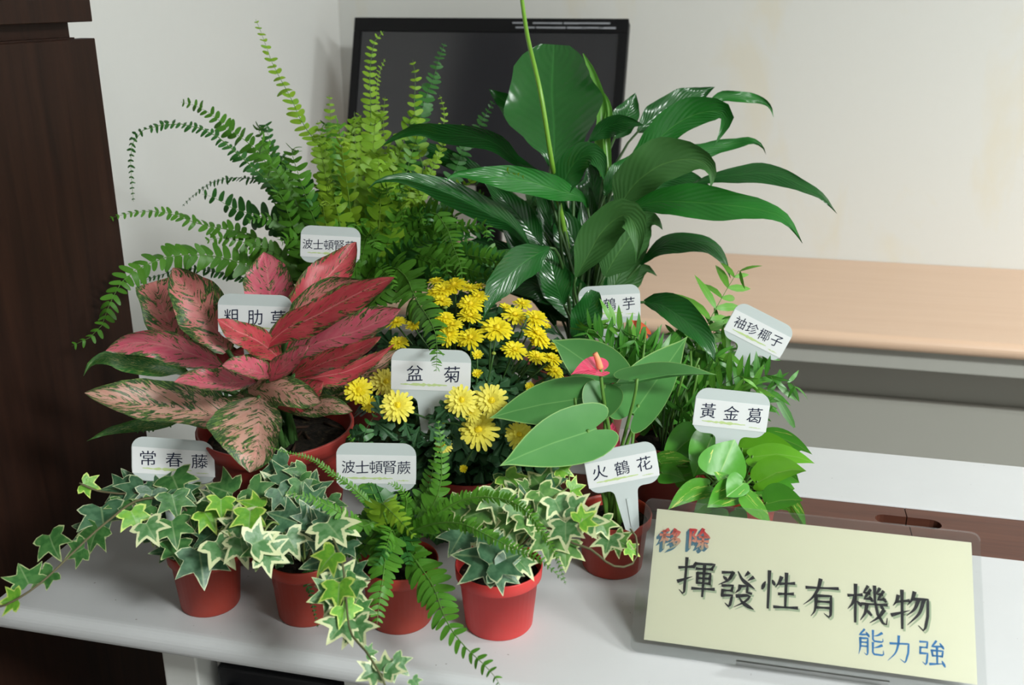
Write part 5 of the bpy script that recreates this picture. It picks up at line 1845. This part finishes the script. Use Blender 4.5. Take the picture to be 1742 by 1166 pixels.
# ------------------------------------------------------------------ parlour palm
def palm():
    c = at_table(1140, 850)
    t = empty('parlour_palm', c, 'small bushy palm with narrow feathery leaflets in front of the maple desk', 'potted plant', 'potted plants on the table')
    sp = pot(t, c, .052, .04, .088, 'pot_rust')
    D0 = depth(sp) + .03
    rs = random.Random(41)
    bx, by = 1142, 770
    T = [((1250, 470), 62, 'palm_young', .03), ((1010, 562), 48, 'palm_leaf', -.08), ((1042, 548), 48, 'palm_young', -.06), ((1085, 575), 48, 'palm_leaf', -.06), ((990, 605), 42, 'palm_leaf', -.09),
         ((1110, 595), 50, 'palm_leaf', -.05), ((1145, 640), 48, 'palm_leaf', -.07), ((1180, 590), 50, 'palm_leaf', .0), ((1232, 595), 54, 'palm_young', -.02), ((1205, 655), 50, 'palm_leaf', -.07),
         ((1255, 640), 52, 'palm_young', -.06), ((1300, 640), 50, 'palm_leaf', -.05), ((1335, 652), 50, 'palm_leaf', -.03), ((1262, 585), 50, 'palm_young', .02), ((1160, 695), 46, 'palm_leaf', -.09),
         ((1112, 700), 46, 'palm_leaf', -.08), ((1185, 700), 46, 'palm_leaf', -.09), ((1300, 685), 44, 'palm_leaf', -.05), ((1225, 545), 46, 'palm_leaf', .03), ((1290, 600), 48, 'palm_leaf', .01),
         ((1075, 640), 46, 'palm_leaf', -.04), ((1020, 590), 44, 'palm_leaf', -.07), ((1060, 600), 44, 'palm_leaf', -.05), ((1130, 610), 46, 'palm_leaf', -.02), ((1215, 610), 50, 'palm_leaf', -.03), ((1280, 660), 48, 'palm_young', -.06), ((1240, 680), 46, 'palm_leaf', -.07), ((1150, 560), 46, 'palm_leaf', .03)]
    for (x, y), pl, m, dt in T:
        mx_, my = bx + (x - bx) * .45 + rs.uniform(-8, 8), by + (y - by) * .62
        ex, ey = x + (x - bx) * .10, y + (12 if y > 500 else -6)
        sx = bx + rs.uniform(-22, 22)
        pts = [sp + Vector((rs.uniform(-.02, .02), rs.uniform(-.02, .02), -.004)), P(sx, by - 20, D0 + dt * .1), P(mx_, my, D0 + dt * .4), P(x, y, D0 + dt), P(ex, ey, D0 + dt - .015)]
        frond(t, pts, pl * 1.3, m, D0, rs.uniform(-35, 35), True, .25, 'leaflet', .42, 38, .35, .0012, 1.6, rs=rs, world=True, width=1.45, droop=.2, stem_m='stem_green')
    for i in range(14):     # bare canes
        sx = rs.uniform(-26, 26)
        q = sp + Vector((rs.uniform(-.028, .028), rs.uniform(-.028, .028), -.004))
        tube('cane', [q, q + Vector((rs.uniform(-.01, .01), rs.uniform(-.01, .01), .05)), q + Vector((rs.uniform(-.03, .03), rs.uniform(-.03, .03), .11))], .0016, 'stem_green' if i % 2 else 'stem_dark', t, 5, 5)
    rs2 = random.Random(4)
    for i in range(70):     # inner leaflets
        x, y = rs2.gauss(1170, 62), rs2.uniform(590, 740)
        p = P(x, y, D0 + rs2.uniform(-.03, .06))
        a = rs2.uniform(0, 6.28)
        d = RT * math.cos(a) + UP * math.sin(a) * .8
        o = bpy.data.objects.new('leaflet', unit_mesh('leaflet', rs2.randrange(3), 'palm_leaf'))
        o.parent = t
        COL.objects.link(o)
        l = rs2.uniform(.035, .05)
        place(o, frame(p, d, to_cam(p) + Vector((0, 0, .6))), (l * 1.2, l * 1.5, l))
    return t


palm()


# ------------------------------------------------------------------ golden pothos
def pothos():
    c = at_table(1250, 925)
    t = empty('golden_pothos', c, 'pothos with plump bright green leaves behind the cream sign', 'potted plant', 'potted plants on the table')
    sp = pot(t, c, .047, .036, .08, 'pot_brick')
    D0 = depth(sp + Vector((0, 0, .03)))
    p_, s_, b_ = 'pothos_leaf', 'pothos_streaked', 'pothos_bright'
    rs = random.Random(77)
    for att, tip, wl, wr, m, bend in (
            ((1224, 808, -.05), (1250, 748, -.02), 36, 34, p_, 0), ((1212, 742, .01), (1180, 812, -.02), 24, 26, p_, 0), ((1186, 738, .02), (1126, 792, .02), 24, 26, p_, 3),
            ((1120, 786, -.0), (1176, 785, -.02), 14, 10, s_, 3), ((1125, 806, .0), (1166, 818, -.01), 15, 15, p_, 4), ((1205, 828, -.05), (1136, 868, -.08), 17, 15, s_, 10),
            ((1256, 842, -.06), (1203, 864, -.09), 14, 26, s_, 4), ((1242, 824, -.06), (1214, 803, -.07), 8, 10, s_, 0), ((1266, 822, -.07), (1236, 846, -.09), 14, 22, p_, 0),
            ((1300, 742, .03), (1382, 774, .02), 14, 10, p_, 8), ((1262, 765, .02), (1362, 776, .0), 22, 16, b_, 10), ((1280, 778, -.01), (1386, 789, -.03), 16, 16, b_, 10),
            ((1288, 822, -.03), (1372, 802, -.05), 26, 14, b_, 10), ((1304, 858, -.04), (1366, 852, -.06), 26, 13, p_, 4), ((1268, 844, -.07), (1311, 890, -.09), 13, 14, s_, 0),
            ((1342, 852, -.02), (1371, 900, -.04), 12, 9, s_, 0), ((1310, 830, .0), (1352, 832, -.01), 18, 18, p_, 2), ((1285, 840, .0), (1300, 868, -.02), 16, 16, p_, 0),
            ((1195, 800, .03), (1225, 760, .03), 24, 24, p_, 0), ((1235, 885, -.02), (1196, 880, -.03), 16, 16, p_, 0), ((1270, 790, .03), (1300, 770, .03), 24, 24, p_, 0), ((1160, 775, .03), (1200, 745, .03), 22, 22, p_, 0), ((1150, 815, .02), (1190, 800, .0), 16, 16, p_, 2), ((1320, 800, .02), (1360, 822, .0), 16, 16, p_, 3), ((1300, 835, .0), (1345, 870, -.03), 15, 15, p_, 2), ((1215, 850, -.02), (1180, 875, -.05), 16, 14, p_, 3), ((1330, 765, .04), (1372, 762, .03), 12, 12, p_, 4), ((1250, 870, -.04), (1270, 895, -.06), 13, 13, p_, 0)):
        heart_leaf(t, att, tip, wl * 1.22, wr * 1.22, m, D0, sp + Vector((rs.uniform(-.02, .02), rs.uniform(-.02, .02), -.003)), shape=PLUMP, bend=bend, cup=.3, rad=.0014, dl=rs.uniform(-.006, .01), dr=rs.uniform(-.006, .01))
    return t


pothos()

# ------------------------------------------------------------------ name tags
plant_tag('波士頓腎蕨', 562, 417, 102, 3, 1.24, 'pale tag half hidden in the large fern behind the red leaves', tilt=-6, xs=[-.031, -.0165, -.002, .0125, .027])
plant_tag('粗肋草', 434, 540, 127, 2, 1.085, 'pale name tag standing among the pink aglaonema leaves', stem=.075)
plant_tag('盆菊', 733, 636, 136, 2, 1.07, 'pale name tag among yellow chrysanthemum heads', stem=.042, xs=[-.0165, .0215])
plant_tag('波士頓腎蕨', 640, 795, 136, 1, 1.01, 'pale name tag above the small fern in front of the chrysanthemum', stem=.05)
plant_tag('常春藤', 296, 783, 138, 7, 1.035, 'pale slanting name tag rising from the ivy at the left table end', axes=((.98, .14, .60), (-.26, -.95, .66)), stem=.05)
plant_tag('火鶴花', 1058, 796, 124, -11, 1.02, 'pale name tag with the stem in the anthurium soil', stem=.05, tilt=-14)
plant_tag('黃金葛', 1244, 703, 127, 6, 1.10, 'pale name tag above the plump pothos leaves', stem=.05)
plant_tag('白鶴芋', 1037, 518, 105, -3, 1.27, 'pale name tag at the foot of the peace lily, half covered by a leaf', stem=.06)
plant_tag('袖珍椰子', 1290, 565, 108, 27, 1.23, 'pale steeply tilted name tag in the feathery palm', stem=.06)
